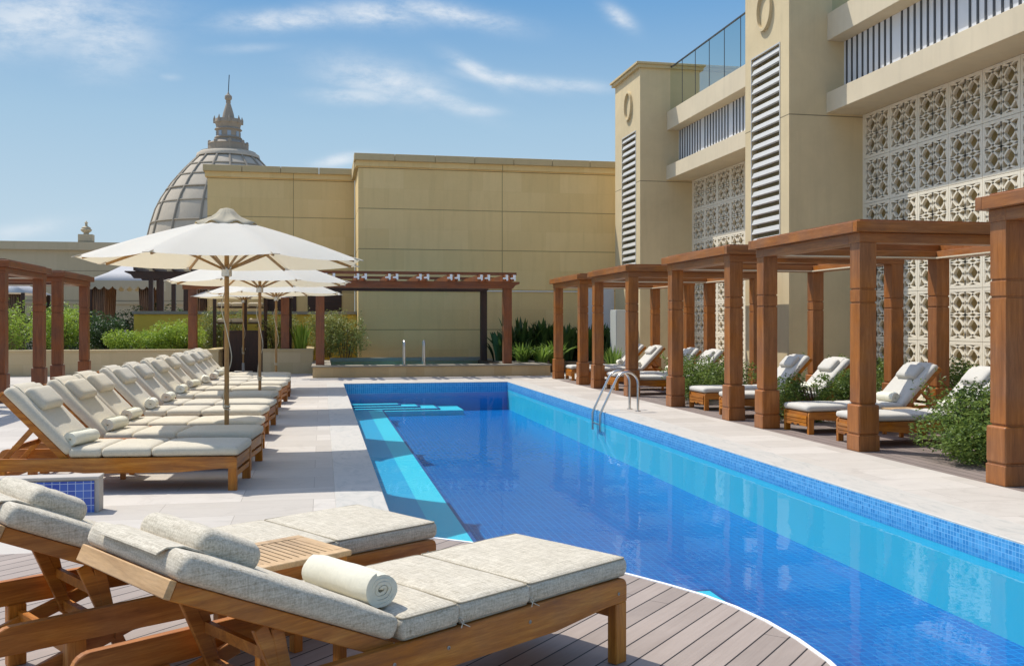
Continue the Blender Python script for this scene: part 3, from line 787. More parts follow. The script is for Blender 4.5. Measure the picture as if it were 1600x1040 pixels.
def make_pergola(name, W, DX, DY):
    r = bpy.data.objects.new(name, None); link(r)
    for x in (0, DX):
        for y in (0, DY): obj('post', post_bm(x, y), W['z'], r)
    # ring beam under, wider fascia above
    def ring(z0, z1, o, t, nm, bev=0.004):
        for s, (x0, x1, y0, y1, ax) in enumerate([(-o, DX+o, -o, -o+t, 'x'), (-o, DX+o, DY+o-t, DY+o, 'x'), (-o, -o+t, -o+t+.001, DY+o-t-.001, 'y'), (DX+o-t, DX+o, -o+t+.001, DY+o-t-.001, 'y')]):
            bm = bmesh.new(); box(bm, x0, x1, y0, y1, z0, z1, bev); obj(nm, bm, W[ax], r)
    ring(2.45, 2.565, 0.118, 0.236, 'beam')
    ring(2.568, 2.69, 0.20, 0.09, 'fascia')
    bm = bmesh.new()
    for x0, x1, y0, y1 in [(-0.108, DX+0.108, -0.108, -0.05), (-0.108, DX+0.108, DY+0.05, DY+0.108), (-0.108, -0.05, -0.049, DY+0.049), (DX+0.05, DX+0.108, -0.049, DY+0.049)]:
        box(bm, x0, x1, y0, y1, 2.568, 2.72)
    obj('inner_curb', bm, W['x'], r)
    bm = bmesh.new()   # pale strips inside the beams
    for x0, x1, y0, y1 in [(0.12, DX-0.12, 0.121, 0.16), (0.12, DX-0.12, DY-0.16, DY-0.121), (0.12, 0.158, 0.161, DY-0.161), (DX-0.158, DX-0.12, 0.161, DY-0.161)]:
        box(bm, x0, x1, y0, y1, 2.455, 2.475)
    obj('inner_trim', bm, BEAMM, r)
    return r
pr = make_pergola('pergola', PERG, 2.76, 2.5); cache(pr)
PYS = [10.35, 13.95, 16.65-0.05+2.45, 22.75]   # nearest posts
PYS = [6.0, 10.35, 14.0, 19.0, 22.8]
plabs = ['nearest right hand pergola, its thick post at the right edge by the bush',
         'second right hand pergola, over the pair of loungers left of the big leafy bush',
         'third right hand pergola, behind the second and nearer than the pool ladder',
         'fourth right hand pergola, behind the steel pool ladder',
         'farthest right hand pergola, next to the broad leaved plants and stone basin']
PDY = [2.5, 2.45, 2.45, 2.2, 2.6]
for i, y in enumerate(PYS):
    o = pr if i == 0 else dup(pr)
    o.location = (6.29, y+0.0, 0.0)
    if i == 0: o.location.y = 7.9-2.5
    tag(o, plabs[i], 'pergola', 'timber pergolas right of the pool')
lp = make_pergola('pergola', REDW, 2.76, 2.55); cache(lp)
llabs = ['near left pergola of red brown wood, its post at the left edge of the terrace', 'far left pergola of red brown wood in front of the stone planter', 'closest red brown pergola, at the far left, mostly shown by its shadow stripes']
for i, y in enumerate([19.75, 23.75, 15.8]):
    o = lp if i == 0 else dup(lp)
    o.location = (-5.98-2.76, y, 0); tag(o, llabs[i], 'pergola', 'red brown pergolas on the left')

# right loungers
rl, pxR = make_lounger('right_lounger', 0.30, (0.74, 0.43, 0.28), 0.80, 46, 0.66, FABR)
# slatted foot panel with a scalloped board
bm = bmesh.new()
for z0, z1 in ((0.205, 0.245), (0.155, 0.195)): box(bm, 0.000-0.014, 0.000-0.002, -0.30, 0.30, z0, z1)
prism(bm, [(-0.30, 0.145), (-0.30, 0.105), (-0.12, 0.105), (-0.10, 0.125), (-0.05, 0.125), (-0.035, 0.105), (0.035, 0.105), (0.05, 0.125), (0.10, 0.125), (0.12, 0.105), (0.30, 0.105), (0.30, 0.145)], 'x', -0.014, -0.002)
obj('foot_panel', bm, TEAK['y'], rl); cache(rl)
pers = [('second', 11.6), ('third', 15.2), ('fourth', 20.25), ('farthest', 24.05)]
first = True; trb = make_table('side_table', 0.40, 0.46, 0.36, PALET, TEAK); cache(trb); ft = True
for nm, yc in pers:
    for s, side in ((-0.68, 'near'), (0.68, 'far')):
        o = rl if first else dup(rl); first = False
        o.location = (6.45+random.uniform(-.03, .03), yc+s, 0); o.rotation_euler = (0, 0, R(random.uniform(-1, 1)))
        tag(o, '%s side pale lounger under the %s right hand pergola' % (side, nm), 'sun lounger', 'pale loungers under the right hand pergolas')
        t = obj('rolled_towel', tw_r, None, None, None, loc2w(o, pxR-0.06, -0.02, 0.30+0.09+0.076), R(random.uniform(-8, 8)))
        tag(t, 'rolled cream towel on the %s lounger under the %s right hand pergola' % (side, nm), 'towel', 'rolled towels on the loungers')
    o = trb if ft else dup(trb); ft = False
    o.location = (7.45, yc-0.23, 0); tag(o, 'low teak side table between the loungers under the %s right hand pergola' % nm, 'table', 'teak side tables')
rl.name = 'sun_lounger.950'

# ------------------------------------------------------------------ umbrellas
def make_umbrella():
    r = bpy.data.objects.new('parasol', None); link(r)
    ZE, ZA, RO = 2.175, 2.66, 1.55
    bm = bmesh.new(); lathe(bm, [(0.026, 0.05), (0.026, 2.60), (0.012, 2.72)], 12); obj('pole', bm, TANPOLE, r, 40)
    bm = bmesh.new(); box(bm, -0.27, 0.27, -0.27, 0.27, 0, 0.06, 0.015, 2); lathe(bm, [(0.045, 0.06), (0.04, 0.30)], 14); obj('base', bm, plain('umbrella_base_concrete', (0.38,0.36,0.33), 0.8, nscale=8), r, 30)
    # canopy, eight gores sagging between the ribs
    seg = 8; nr = 10; na = 6; off = math.pi/8
    for kind in ('canopy',):
        bm = bmesh.new(); G = {}
        def P(ir, ia):
            key = (ir, ia % (seg*na))
            if key in G: return G[key]
            t = 0.07+0.93*ir/nr; k = (ia % (seg*na))//na; f = (ia % na)/na
            a0 = off+2*math.pi*k/seg; a1 = a0+2*math.pi/seg
            p0 = Vector((math.cos(a0), math.sin(a0))); p1 = Vector((math.cos(a1), math.sin(a1)))
            q = p0*(1-f)+p1*f
            sag = 4*f*(1-f)
            edge = 1-0.035*sag*t**6
            z = ZA+(ZE-ZA)*(t**1.08) + 0.02*math.sin(math.pi*t) - sag*0.035*t*(1-0.35*t)
            G[key] = bm.verts.new((q.x*RO*t*edge, q.y*RO*t*edge, z)); return G[key]
        for ir in range(nr):
            for ia in range(seg*na): bm.faces.new((P(ir, ia), P(ir+1, ia), P(ir+1, ia+1), P(ir, ia+1)))
        cn = obj('canopy', bm, CANVAS, r, 30)
    for k in range(8):
        a = off+2*math.pi*k/8; c, s = math.cos(a), math.sin(a)
        tan = Vector((-s, c, 0)); rad = Vector((c, s, 0))
        p = rad*(RO-0.06)+Vector((0, 0, ZE+0.025))
        bm = bmesh.new(); obox(bm, p, p+rad*0.085+Vector((0, 0, -0.028)), 0.07, 0.008); obj('corner_pocket', bm, CANVAS, cn)
    bm = bmesh.new(); n = 64; prof = [(0.02, 0.165), (0.07, 0.15), (0.115, 0.10), (0.17, 0.055), (0.26, 0.015), (0.34, -0.028)]
    rg = []
    for j, (rr_, z) in enumerate(prof):
        row = []
        for i in range(n):
            a = 2*math.pi*i/n; wv = math.cos(8*a-math.pi)*(0.012*(j >= 3)+0.016*(j == 5)) + 0.004*math.sin(21*a)*(j in (1, 2, 3))
            row.append(bm.verts.new((rr_*math.cos(a), rr_*math.sin(a), ZA-0.055+z+wv)))
        rg.append(row)
    for A, B in zip(rg, rg[1:]):
        for i in range(n): bm.faces.new((A[i], A[(i+1) % n], B[(i+1) % n], B[i]))
    bm.faces.new(rg[0])
    v = obj('vent_cap', bm, VENTC, cn, 60); sm = v.modifiers.new('thick', 'SOLIDIFY'); sm.thickness = 0.004
    for k in range(8):
        a = off+2*math.pi*k/8; c, s = math.cos(a), math.sin(a)
        bm = bmesh.new(); obox(bm, (0.05*c, 0.05*s, ZA-0.05), (1.48*c, 1.48*s, ZE-0.005), 0.02, 0.030, 0.002)
        rb = obj('rib', bm, TANPOLE, r)
        bm = bmesh.new(); obox(bm, (0.045*c, 0.045*s, 2.10), (0.72*c, 0.72*s, ZA-0.05+(ZE-ZA+0.045)*0.455-0.02), 0.018, 0.024)
        obj('strut', bm, TANPOLE, rb)
    bm = bmesh.new(); lathe(bm, [(0.028, 2.01), (0.055, 2.02), (0.055, 2.10), (0.075, 2.115), (0.028, 2.13)], 16); lathe(bm, [(0.028, 2.585), (0.06, 2.59), (0.06, 2.63)], 12); obj('hub', bm, STEEL, r, 30)
    bm = bmesh.new(); pts = []
    for i in range(60):
        t = i/59; z = 2.03-t*1.45; a = 1.0+t*9.0; ex = 0.032+0.022*math.sin(t*7)**2
        pts.append((ex*math.cos(a), ex*math.sin(a), z))
    tube(bm, pts, 0.006, 6)
    b2 = [(0.034*math.cos(a*0.5), 0.034*math.sin(a*0.5), 0.60-0.001*a+0.012*math.sin(a*0.3)) for a in range(0, 40)]
    tube(bm, b2, 0.006, 6)
    obj('rope', bm, ROPE, r, 60)
    return r
um = make_umbrella(); cache(um)
for i, (x, y, lab) in enumerate([(-1.03, 11.0, 'nearest and largest looking cream parasol, between the second and third loungers'), (-1.02, 16.6, 'second cream parasol, just behind the nearest one'),
                                 (-1.02, 22.45, 'third cream parasol in the row over the far loungers'), (-2.32, 29.9, 'farthest cream parasol, standing in front of the dark towel cabinet')]):
    o = um if i == 0 else dup(um)
    o.location = (x, y, 0); o.rotation_euler = (0, 0, R([0, 3, -4, 2][i])); tag(o, lab, 'parasol', 'cream octagonal parasols')
    if i == 3: o.scale = (1, 1, 1.05)

# ------------------------------------------------------------------ pool ladder and rails
def railing(name, label, pts_fn, ys, group=None, treads=None):
    r = thing(name, label, 'handrail', (0, 0, 0))
    for y in ys:
        bm = bmesh.new(); tube(bm, pts_fn(y), 0.021, 12); h = obj('rail', bm, STEEL, r, 60)
        p = pts_fn(y)[0]
        bm = bmesh.new(); lathe(bm, [(0.05, 0.0), (0.05, 0.008), (0.024, 0.016)], 16, (p[0], p[1], p[2])); obj('foot_flange', bm, STEEL, h, 30)
    if treads:
        for z in treads:
            bm = bmesh.new(); tube(bm, [(4.62, ys[0], z), (4.62, ys[1], z)], 0.016, 8); obj('tread', bm, STEEL, r)
    return r
def lad(y):
    P = [(5.29, y, 0.0), (5.29, y, 0.30)]
    for i in range(13):
        a = R(0+150*i/12); P.append((5.09+0.20*math.cos(a), y, 0.47+0.20*math.sin(a)))
    P += [(4.66, y, 0.05), (4.62, y, -0.05), (4.62, y, -0.34)]
    return P
railing('pool_ladder', 'curved stainless steel pool ladder handrails on the right pool edge', lad, (16.1, 15.65), treads=(-0.22,))

# ------------------------------------------------------------------ raised basin (far end), its rails, pergola
t = thing('raised_basin', 'low raised stone basin across the far end behind the pool', 'water basin', (0, 0, 0))
bm = bmesh.new()
BY0, BY1, BX0, BX1 = 26.9, 31.3, -0.25, 6.45
box(bm, BX0, BX1, BY0, BY0+0.35, 0, 0.29); box(bm, BX0, BX0+0.4, BY0+0.351, BY1, 0, 0.29); box(bm, 5.4, BX1, BY0+0.351, BY1, 0, 0.29); box(bm, BX0+0.401, 5.399, BY1-0.3, BY1, 0, 0.29)
obj('basin_wall', bm, JACM, t)
bm = bmesh.new(); box(bm, BX0-0.03, BX1+0.03, BY0-0.03, BY0+0.40, 0.291, 0.335, 0.006); box(bm, BX0-0.03, BX0+0.5, BY0+0.401, BY1, 0.291, 0.334); box(bm, 5.3, BX1+0.03, BY0+0.401, BY1, 0.291, 0.334); box(bm, BX0+0.501, 5.299, BY1-0.35, BY1, 0.291, 0.40)
obj('rim', bm, CAPM, t)
bm = bmesh.new(); v = [bm.verts.new(p) for p in [(BX0+0.4, BY0+0.35, 0.25), (5.4, BY0+0.35, 0.25), (5.4, BY1-0.3, 0.25), (BX0+0.4, BY1-0.3, 0.25)]]; bm.faces.new(v)
obj('water', bm, WATER, t)
bm = bmesh.new(); box(bm, BX0+0.4, 5.4, BY0+0.35, BY1-0.3, 0.001, 0.02); obj('basin_floor', bm, TEALM, t)
for i, x in enumerate((2.28, 2.84)):
    r = thing('basin_handrail', '%s upright steel handrail on the raised basin rim' % ('left' if i == 0 else 'right'), 'handrail', (x, BY0+0.2, 0.335), 0, 'handrails on the raised basin')
    bm = bmesh.new(); P = [(0, 0, 0), (0, 0, 0.5)] + [(0, 0.16-0.16*math.cos(R(180*k/10)), 0.52+0.16*math.sin(R(180*k/10))) for k in range(11)] + [(0, 0.42, 0.1), (0, 0.46, -0.2)]
    tube(bm, P, 0.028, 10); obj('rail', bm, STEEL, r, 60)
    bm = bmesh.new(); lathe(bm, [(0.06, 0), (0.06, 0.01), (0.03, 0.018)], 12); obj('foot_flange', bm, STEEL, r)

t = thing('rafter_pergola', 'brown pergola with notched rafter ends across the raised basin', 'pergola', (0, 0, 0))
fx = (-0.05, 5.28)
for x in fx:
    bm = bmesh.new(); box(bm, x-0.12, x+0.12, 27.28, 27.52, 0.335, 2.50, 0.006); obj('post', bm, REDW['z'], t)
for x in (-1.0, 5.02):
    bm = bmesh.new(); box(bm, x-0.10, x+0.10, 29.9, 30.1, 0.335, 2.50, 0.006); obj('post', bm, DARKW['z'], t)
for y in (27.4, 30.0):
    bm = bmesh.new(); a0, a1 = (-1.7, 5.62) if y < 28 else (-1.7, 5.3)
    prism(bm, [(a0, 2.70), (a0, 2.64), (a0+0.12, 2.60), (a0+0.2, 2.50), (a1-0.2, 2.50), (a1-0.12, 2.60), (a1, 2.64), (a1, 2.70)], 'y', y-0.15, y+0.15)
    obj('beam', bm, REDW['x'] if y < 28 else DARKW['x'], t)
bm = bmesh.new(); box(bm, -1.6, 5.5, 27.1, 27.24, 2.88, 2.96); obj('top_purlin', bm, REDW['x'], t); bm = bmesh.new(); box(bm, -1.6, 5.5, 30.1, 30.2, 2.88, 2.96); obj('top_purlin', bm, REDW['x'], t)
xs = [5.36, 5.14]; x = 4.62
while x > -1.3: xs += [x, x-0.21]; x -= 0.86
for x in xs:
    bm = bmesh.new(); prism(bm, [(26.72, 2.86), (26.72, 2.82), (26.80, 2.79), (26.83, 2.74), (26.95, 2.705), (30.6, 2.705), (30.6, 2.88), (26.85, 2.88)], 'x', x-0.035, x+0.035)
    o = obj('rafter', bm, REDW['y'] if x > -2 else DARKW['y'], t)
    if x > -2:
        bm = bmesh.new(); prism(bm, [(x-0.11, 2.75), (x-0.11, 2.79), (x-0.03, 2.80), (x-0.03, 2.87), (x+0.035, 2.87), (x+0.035, 2.72), (x, 2.70), (x-0.02, 2.75)], 'y', 26.695, 26.719); obj('end_bracket', bm, WHITETRIM, o)
# red posts standing on planters at left, part of a second frame
t = thing('planter_pergola', 'pair of red brown posts with a beam standing on the left stone planter', 'pergola', (0, 0, 0))
for x, y, z0 in ((-3.72, 29.5, 0.74), (-1.08, 29.5, 0.74)):
    bm = bmesh.new(); box(bm, x-0.12, x+0.12, y-0.12, y+0.12, z0, 1.75, 0.005); box(bm, x-0.11, x+0.11, y-0.11, y+0.11, 1.75, 1.77); box(bm, x-0.12, x+0.12, y-0.12, y+0.12, 1.77, 2.497, 0.005); obj('post', bm, REDW['z'], t)
bm = bmesh.new(); box(bm, -4.0, -0.9, 29.38, 29.62, 2.50, 2.64); obj('beam', bm, REDW['x'], t)

# ------------------------------------------------------------------ walls beyond
def cornice_wall(name, label, x0, x1, y, ztop, mat, th=0.4, cap=0.14, step=0.22, capw=0.9):
    t = thing(name, label, 'wall', (0, 0, 0))
    bm = bmesh.new(); box(bm, x0, x1, y, y+th, 0, ztop-0.40); obj('wall_face', bm, mat, t)
    bm = bmesh.new(); box(bm, x0-0.08, x1, y-0.08, y+th, ztop-0.40, ztop-0.22); obj('moulding', bm, mat, t)
    bm = bmesh.new(); x = x0-cap
    while x < x1:
        xe = min(x+1.32, x1); box(bm, x+0.004, xe-0.004, y-cap-0.05, y+th, ztop-0.219, ztop, 0.006); x += 1.33
    obj('coping_stones', bm, CAPM2, t)
    return t
CAPM2 = plaster('weathered_coping_stone', (0.56,0.44,0.24), joints=())
tw = cornice_wall('garden_wall', 'tall limestone clad wall with a stone coping behind the raised basin', 1.17, 10.8, 31.9, 7.06, WALLM)
bm = bmesh.new(); box(bm, 1.17, 1.6, 32.301, 35.2, 0, 6.64); obj('return_wall', bm, WALLM, tw)
bm = bmesh.new(); box(bm, 1.05, 1.6, 32.301, 35.1, 6.641, 7.05, 0.01); obj('return_coping', bm, CAPM2, tw)
bm = bmesh.new(); box(bm, 1.2, 9.3, 31.86, 31.899, 2.57, 2.60); obj('drip_strip', bm, WHITETRIM, tw)
tw = cornice_wall('garden_wall', 'set back limestone wall with stone coping in front of the dome', -3.95, 1.16, 35.2, 7.06, WALLM2)
bm = bmesh.new(); box(bm, -1.9, -0.9, 35.17, 35.199, 1.9, 3.1); box(bm, -0.5, 0.7, 35.17, 35.199, 1.9, 3.1); obj('dark_opening', bm, DARKW['x'], tw)
t = thing('boundary_wall', 'low sandstone boundary wall with a finial on the far left', 'wall', (0, 0, 0))
bm = bmesh.new(); box(bm, -60, -3.6, 45, 45.5, 0, 4.70); obj('wall_face', bm, FARWM, t)
bm = bmesh.new(); box(bm, -60, -3.6, 44.8, 45.5, 4.701, 5.05); obj('coping', bm, FARWM, t)
bm = bmesh.new(); box(bm, -60, -3.6, 44.93, 44.999, 2.35, 2.45); obj('band_course', bm, FARWM, t)
t = thing('urn_finial', 'small stone urn finial on top of the far left wall', 'finial', (-10.2, 45.2, 5.05))
bm = bmesh.new(); box(bm, -0.30, 0.30, -0.2, 0.2, 0, 0.36); obj('pedestal', bm, FARWM, t)
bm = bmesh.new(); lathe(bm, [(0.14, 0.36), (0.10, 0.42), (0.22, 0.52), (0.24, 0.58), (0.17, 0.64), (0.20, 0.66), (0.06, 0.74), (0.05, 0.85), (0.08, 0.88), (0.02, 0.94), (0.0, 1.0)], 14); obj('urn', bm, FARWM, t, 40)

# planters
def planter(name, label, x0, x1, y0, y1, h, mat=LOWM):
    t = thing(name, label, 'planter', (0, 0, 0))
    bm = bmesh.new(); box(bm, x0, x1, y0, y0+0.3, 0, h-0.05); box(bm, x1-0.3, x1, y0+0.301, y1, 0, h-0.05); obj('planter_wall', bm, mat, t)
    bm = bmesh.new(); box(bm, x0-0.02, x1+0.03, y0-0.03, y0+0.33, h-0.0495, h, 0.005); box(bm, x1-0.32, x1+0.03, y0+0.331, y1, h-0.0495, h-0.001); obj('coping', bm, CAPM2, t)
    bm = bmesh.new(); box(bm, x0, x1-0.31, y0+0.31, y1, 0.001, h-0.1); obj('soil', bm, SOIL, t)
    return t
planter('stone_planter', 'long sandstone planter behind the left row of loungers', -16.0, -2.98, 29.3, 32.9, 0.74)
planter('stone_planter', 'short sandstone planter between the dark cabinet and the basin', -1.72, -0.27, 29.3, 32.9, 0.74)
t = thing('ochre_wall', 'low yellow ochre wall with a grey coping behind the planters', 'wall', (0, 0, 0))
bm = bmesh.new(); box(bm, -6.0, 1.16, 33.0, 33.3, 0, 1.80); obj('wall_face', bm, YELLOWM, t)
bm = bmesh.new(); box(bm, -6.05, 1.168, 32.95, 33.35, 1.801, 1.90); obj('coping', bm, CAPM, t)

# towel cabinet + shelf rack
t = thing('towel_cabinet', 'dark brown towel cabinet with doors standing between the planters', 'cabinet', (-2.35, 30.6, 0))
bm = bmesh.new(); box(bm, -0.62, 0.60, 0, 0.5, 0.0, 1.28, 0.006); obj('body', bm, DARKW['z'], t)
for k in range(2):
    bm = bmesh.new(); box(bm, -0.60+0.6*k, -0.01+0.6*k, -0.018, -0.001, 0.06, 1.22, 0.003); d = obj('door', bm, DARKW['z'], t)
    bm = bmesh.new(); tube(bm, [(-0.06+0.10*k, -0.03, 0.68), (-0.06+0.10*k, -0.03, 0.74)], 0.008, 6); obj('handle', bm, STEEL, d)
t = thing('towel_rack', 'open dark wood rack with two rows of folded cream cushions above the cabinet', 'rack', (-2.35, 31.3, 0))
for x in (-0.95, -0.02, 0.60):
    bm = bmesh.new(); box(bm, x-0.05, x+0.05, 0, 0.10, 0, 2.6); obj('upright', bm, DARKW['z'], t)
for z in (1.52, 2.02):
    bm = bmesh.new(); box(bm, -0.89, -0.08, 0.02, 0.4, z-0.04, z); box(bm, 0.04, 0.54, 0.02, 0.4, z-0.04, z); obj('shelf', bm, DARKW['x'], t)
for z in (1.52, 2.02):
    for x, wd, nm in ((-0.66, 0.42, 'left'), (-0.27, 0.34, 'middle'), (0.29, 0.44, 'right')):
        bm = bmesh.new(); cushion(bm, wd, 0.34, 0.13, 0.04, (8, 6, 4), 0.01, 2, Matrix.Translation((0, 0, 0)))
        c = obj('folded_cushion', bm, FAB2, None, 180, (-2.35+x, 31.52, z+0.001)); tag(c, 'folded cream cushion on the %s shelf of the dark rack, %s' % ('upper' if z > 1.8 else 'lower', nm), 'cushion', 'folded cushions on the rack')

# small tiled block
t = thing('tiled_block', 'low stone block faced with blue square tiles beside the first lounger', 'tiled block', (0, 0, 0))
bm = bmesh.new(); box(bm, -5.5, -1.74, 8.14, 8.29, 0.001, 0.262, 0.003); obj('block_body', bm, STONE, t)
bm = bmesh.new(); box(bm, -5.5, -1.735, 8.12, 8.295, 0.2625, 0.287, 0.004); obj('coping', bm, STONE, t)
bm = bmesh.new(); box(bm, -5.5, -1.775, 8.128, 8.1385, 0.001, 0.250); obj('tile_face', bm, BLOCKT, t)

# ------------------------------------------------------------------ hotel building
H = thing('hotel_building', 'cream hotel wing with towers, lattice screens and balconies along the right', 'building', (0, 0, 0))
XF, XB, XS = 9.6, 10.45, 11.3
def tower(y0, y1):
    bm = bmesh.new()
    ly0, ly1 = y0+0.42, y0+0.42+1.36 if (y1-y0) > 2 else y1-0.35
    z0, z1 = 3.25, 7.48; d = 0.16
    # body with a recessed louvre bay in its pool-side face
    box(bm, XF+d, 13.5, y0, y1, 0, 9.35)
    box(bm, XF, XF+d-0.0, y0, ly0, 0, 9.35); box(bm, XF, XF+d, ly1, y1, 0, 9.35)
    box(bm, XF, XF+d, ly0, ly1, 0, z0); box(bm, XF, XF+d, ly0, ly1, z1, 9.35)
    tw_ = obj('tower', bm, TOWERM, H)
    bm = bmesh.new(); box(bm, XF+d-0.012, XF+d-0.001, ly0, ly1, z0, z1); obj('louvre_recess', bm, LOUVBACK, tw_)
    bm = bmesh.new(); z = z0+0.05
    while z < z1-0.08:
        p0 = Vector((XF+0.035, ly0+0.002, z+0.05)); p1 = Vector((XF+0.035, ly1-0.002, z+0.05))
        obox(bm, p0, p1, 0.05, 0.118, 0, up=(0.38, 0, 1)); z += 0.212
    obj('louvre', bm, SLATPALE, tw_)
    bm = bmesh.new(); box(bm, XF-0.012, XF-0.001, ly0-0.025, ly0, z0, z1+0.03); box(bm, XF-0.012, XF-0.001, ly1, ly1+0.025, z0, z1+0.03); box(bm, XF-0.012, XF-0.001, ly0, ly1, z1, z1+0.03)
    obj('louvre_frame', bm, SLATPALE, tw_)
    bm = bmesh.new(); yc = (ly0+ly1)/2; n = 48; zc = 8.40; ro = 0.46; Ri = 0.36
    # raised ring emblem made of two offset crescents
    for (off_, th_) in ((0, 1),):
        A = []; 
        for i in range(n):
            a = 2*math.pi*i/n; inner_r = 0.375; oy = 0.030*1.0
            yo, zo = yc+0.80*ro*math.cos(a)*1.0, zc+ro*math.sin(a)
            yi, zi = yc+0.80*inner_r*math.cos(a)-oy, zc+inner_r*1.08*math.sin(a)
            A.append([bm.verts.new((XF-0.08, yo, zo)), bm.verts.new((XF-0.08, yi, zi)), bm.verts.new((XF, yi, zi)), bm.verts.new((XF, yo, zo))])
        for i in range(n):
            B = A[(i+1) % n]; C = A[i]
            for k in range(4): bm.faces.new((C[k], C[(k+1) % 4], B[(k+1) % 4], B[k]))
    obj('ring_emblem', bm, TOWERM, tw_, 40)
    bm = bmesh.new(); box(bm, XF-0.10, 13.55, y0-0.10, y1+0.10, 9.351, 9.45, 0.008); box(bm, XF-0.15, 13.6, y0-0.15, y1+0.15, 9.4505, 9.52, 0.008); obj('cap', bm, CAPM2, tw_)
tower(28.2, 30.75); tower(18.6, 20.72)
# lattice panel
def arc_rib(bm, cx, cz, r, a0, a1, w, d, clip, n):
    pts = []
    for i in range(n+1):
        a = a0+(a1-a0)*i/n; pts.append(a)
    prev = None
    for a in pts:
        x, z = cx+r*math.cos(a), cz+r*math.sin(a)
        if clip[0]-0.001 <= x <= clip[1]+0.001 and clip[2]-0.001 <= z <= clip[3]+0.001:
            o = (cx+(r+w/2)*math.cos(a), cz+(r+w/2)*math.sin(a)); i_ = (cx+(r-w/2)*math.cos(a), cz+(r-w/2)*math.sin(a))
            vs = [bm.verts.new((0, o[0], o[1])), bm.verts.new((0, i_[0], i_[1])), bm.verts.new((d, i_[0], i_[1])), bm.verts.new((d, o[0], o[1]))]
            if prev:
                for k in range(4): bm.faces.new((prev[k], prev[(k+1) % 4], vs[(k+1) % 4], vs[k]))
            prev = vs
        else: prev = None
def lattice_panel(pw, ph):
    bm = bmesh.new(); fr = 0.058; d = 0.075; g = 0.004
    box(bm, -0.004, d, g, pw-g, g, fr); box(bm, -0.004, d, g, pw-g, ph-fr, ph-g); box(bm, -0.004, d, g, fr, fr, ph-fr); box(bm, -0.004, d, pw-fr, pw-g, fr, ph-fr)
    ix, iz = pw-2*fr, ph-2*fr; qx, qz = ix/2, iz/2; q = (qx+qz)/2; clip = (fr, pw-fr, fr, ph-fr)
    for a in range(3):
        for b in range(3):
            arc_rib(bm, fr+qx*a, fr+qz*b, q, 0, 2*math.pi, 0.036, d-0.004-0.0013*(a+3*b)*0.5, clip, 88)
    return bm
PW = 0.93; PHs = 0.95
pan = mesh_from(lattice_panel(PW, PHs), 'lattice_panel', SCREENM)
def bay(y_hi, y_lo, npan, glass_lo):
    # lower and upper balcony beams, recess wall with fins, lattice screen, backing wall
    bm = bmesh.new(); box(bm, XB, XS+0.6, y_lo, y_hi-0.001, 5.93, 6.36, 0.006); lb = obj('balcony_beam', bm, BEAMM, H)
    bm = bmesh.new(); box(bm, XB+0.02, XS+0.6, y_lo, y_hi-0.001, 7.46, 8.03, 0.006); obj('balcony_beam', bm, BEAMM, H)
    bm = bmesh.new(); box(bm, 10.86, 11.6, y_lo, y_hi-0.001, 6.361, 7.459); fw = obj('recess_wall', bm, SLATWALL, H)
    bm = bmesh.new(); y = y_hi-0.12; k = 0; rr = random.Random(3)
    while y > y_lo:
        box(bm, 10.845, 10.859, y-0.025, y+0.025, 6.361, 7.455); k += 1; y -= 0.20 if k % 9 else 0.36
    obj('fins', bm, SLATDARK, fw)
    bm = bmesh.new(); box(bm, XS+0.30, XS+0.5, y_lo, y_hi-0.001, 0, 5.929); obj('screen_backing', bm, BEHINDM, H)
    bm = bmesh.new(); box(bm, XS-0.006, XS+0.29, y_hi-0.055, y_hi-0.002, 0, 5.929); sc = obj('screen_frame', bm, SCREENM, H)
    for i in range(npan):
        for j in range(6):
            o = bpy.data.objects.new('lattice_panel', pan); link(o, sc)
            o.location = (XS, y_hi-0.055-PW*(i+1), 5.93-PHs*(j+1)-0.004)
    bm = bmesh.new(); box(bm, XS-0.004, XS+0.2, y_lo, y_hi-0.056, 0, 5.93-PHs*6-0.006); obj('screen_plinth', bm, SCREENM, H)
    # glass balustrade
    y = y_hi-0.01
    while y > glass_lo+0.2:
        y2 = max(y-1.02, glass_lo)
        bm = bmesh.new(); bm.faces.new([bm.verts.new(p) for p in ((XB+0.12, y2+0.008, 8.03), (XB+0.12, y-0.008, 8.03), (XB+0.12, y-0.008, 9.38), (XB+0.12, y2+0.008, 9.38))]); gp = obj('glass_pane', bm, GLASS, H)
        bm = bmesh.new(); box(bm, XB+0.112, XB+0.128, y2-0.007, y2+0.007, 8.03, 9.38); obj('pane_joint', bm, SLATDARK, gp); y = y2
    bm = bmesh.new(); box(bm, XB+0.10, XB+0.155, glass_lo, y_hi-0.011, 9.381, 9.41); obj('glass_rail', bm, SLATDARK, H)
bay(28.2, 20.721, 8, 20.73)
bay(18.6, 4.0, 10, 4.0)
bm = bmesh.new(); box(bm, 13.2, 16, 20.9, 27.6, 8.0, 9.95); box(bm, 13.6, 16, 21.2, 27.2, 9.951, 10.15); obj('roof_room', bm, BEAMM, H)
bm = bmesh.new(); box(bm, 11.9, 16, 20.721, 28.199, 7.7, 7.99); box(bm, 11.9, 16, 4, 18.599, 7.7, 7.99); obj('roof_deck', bm, BEAMM, H)

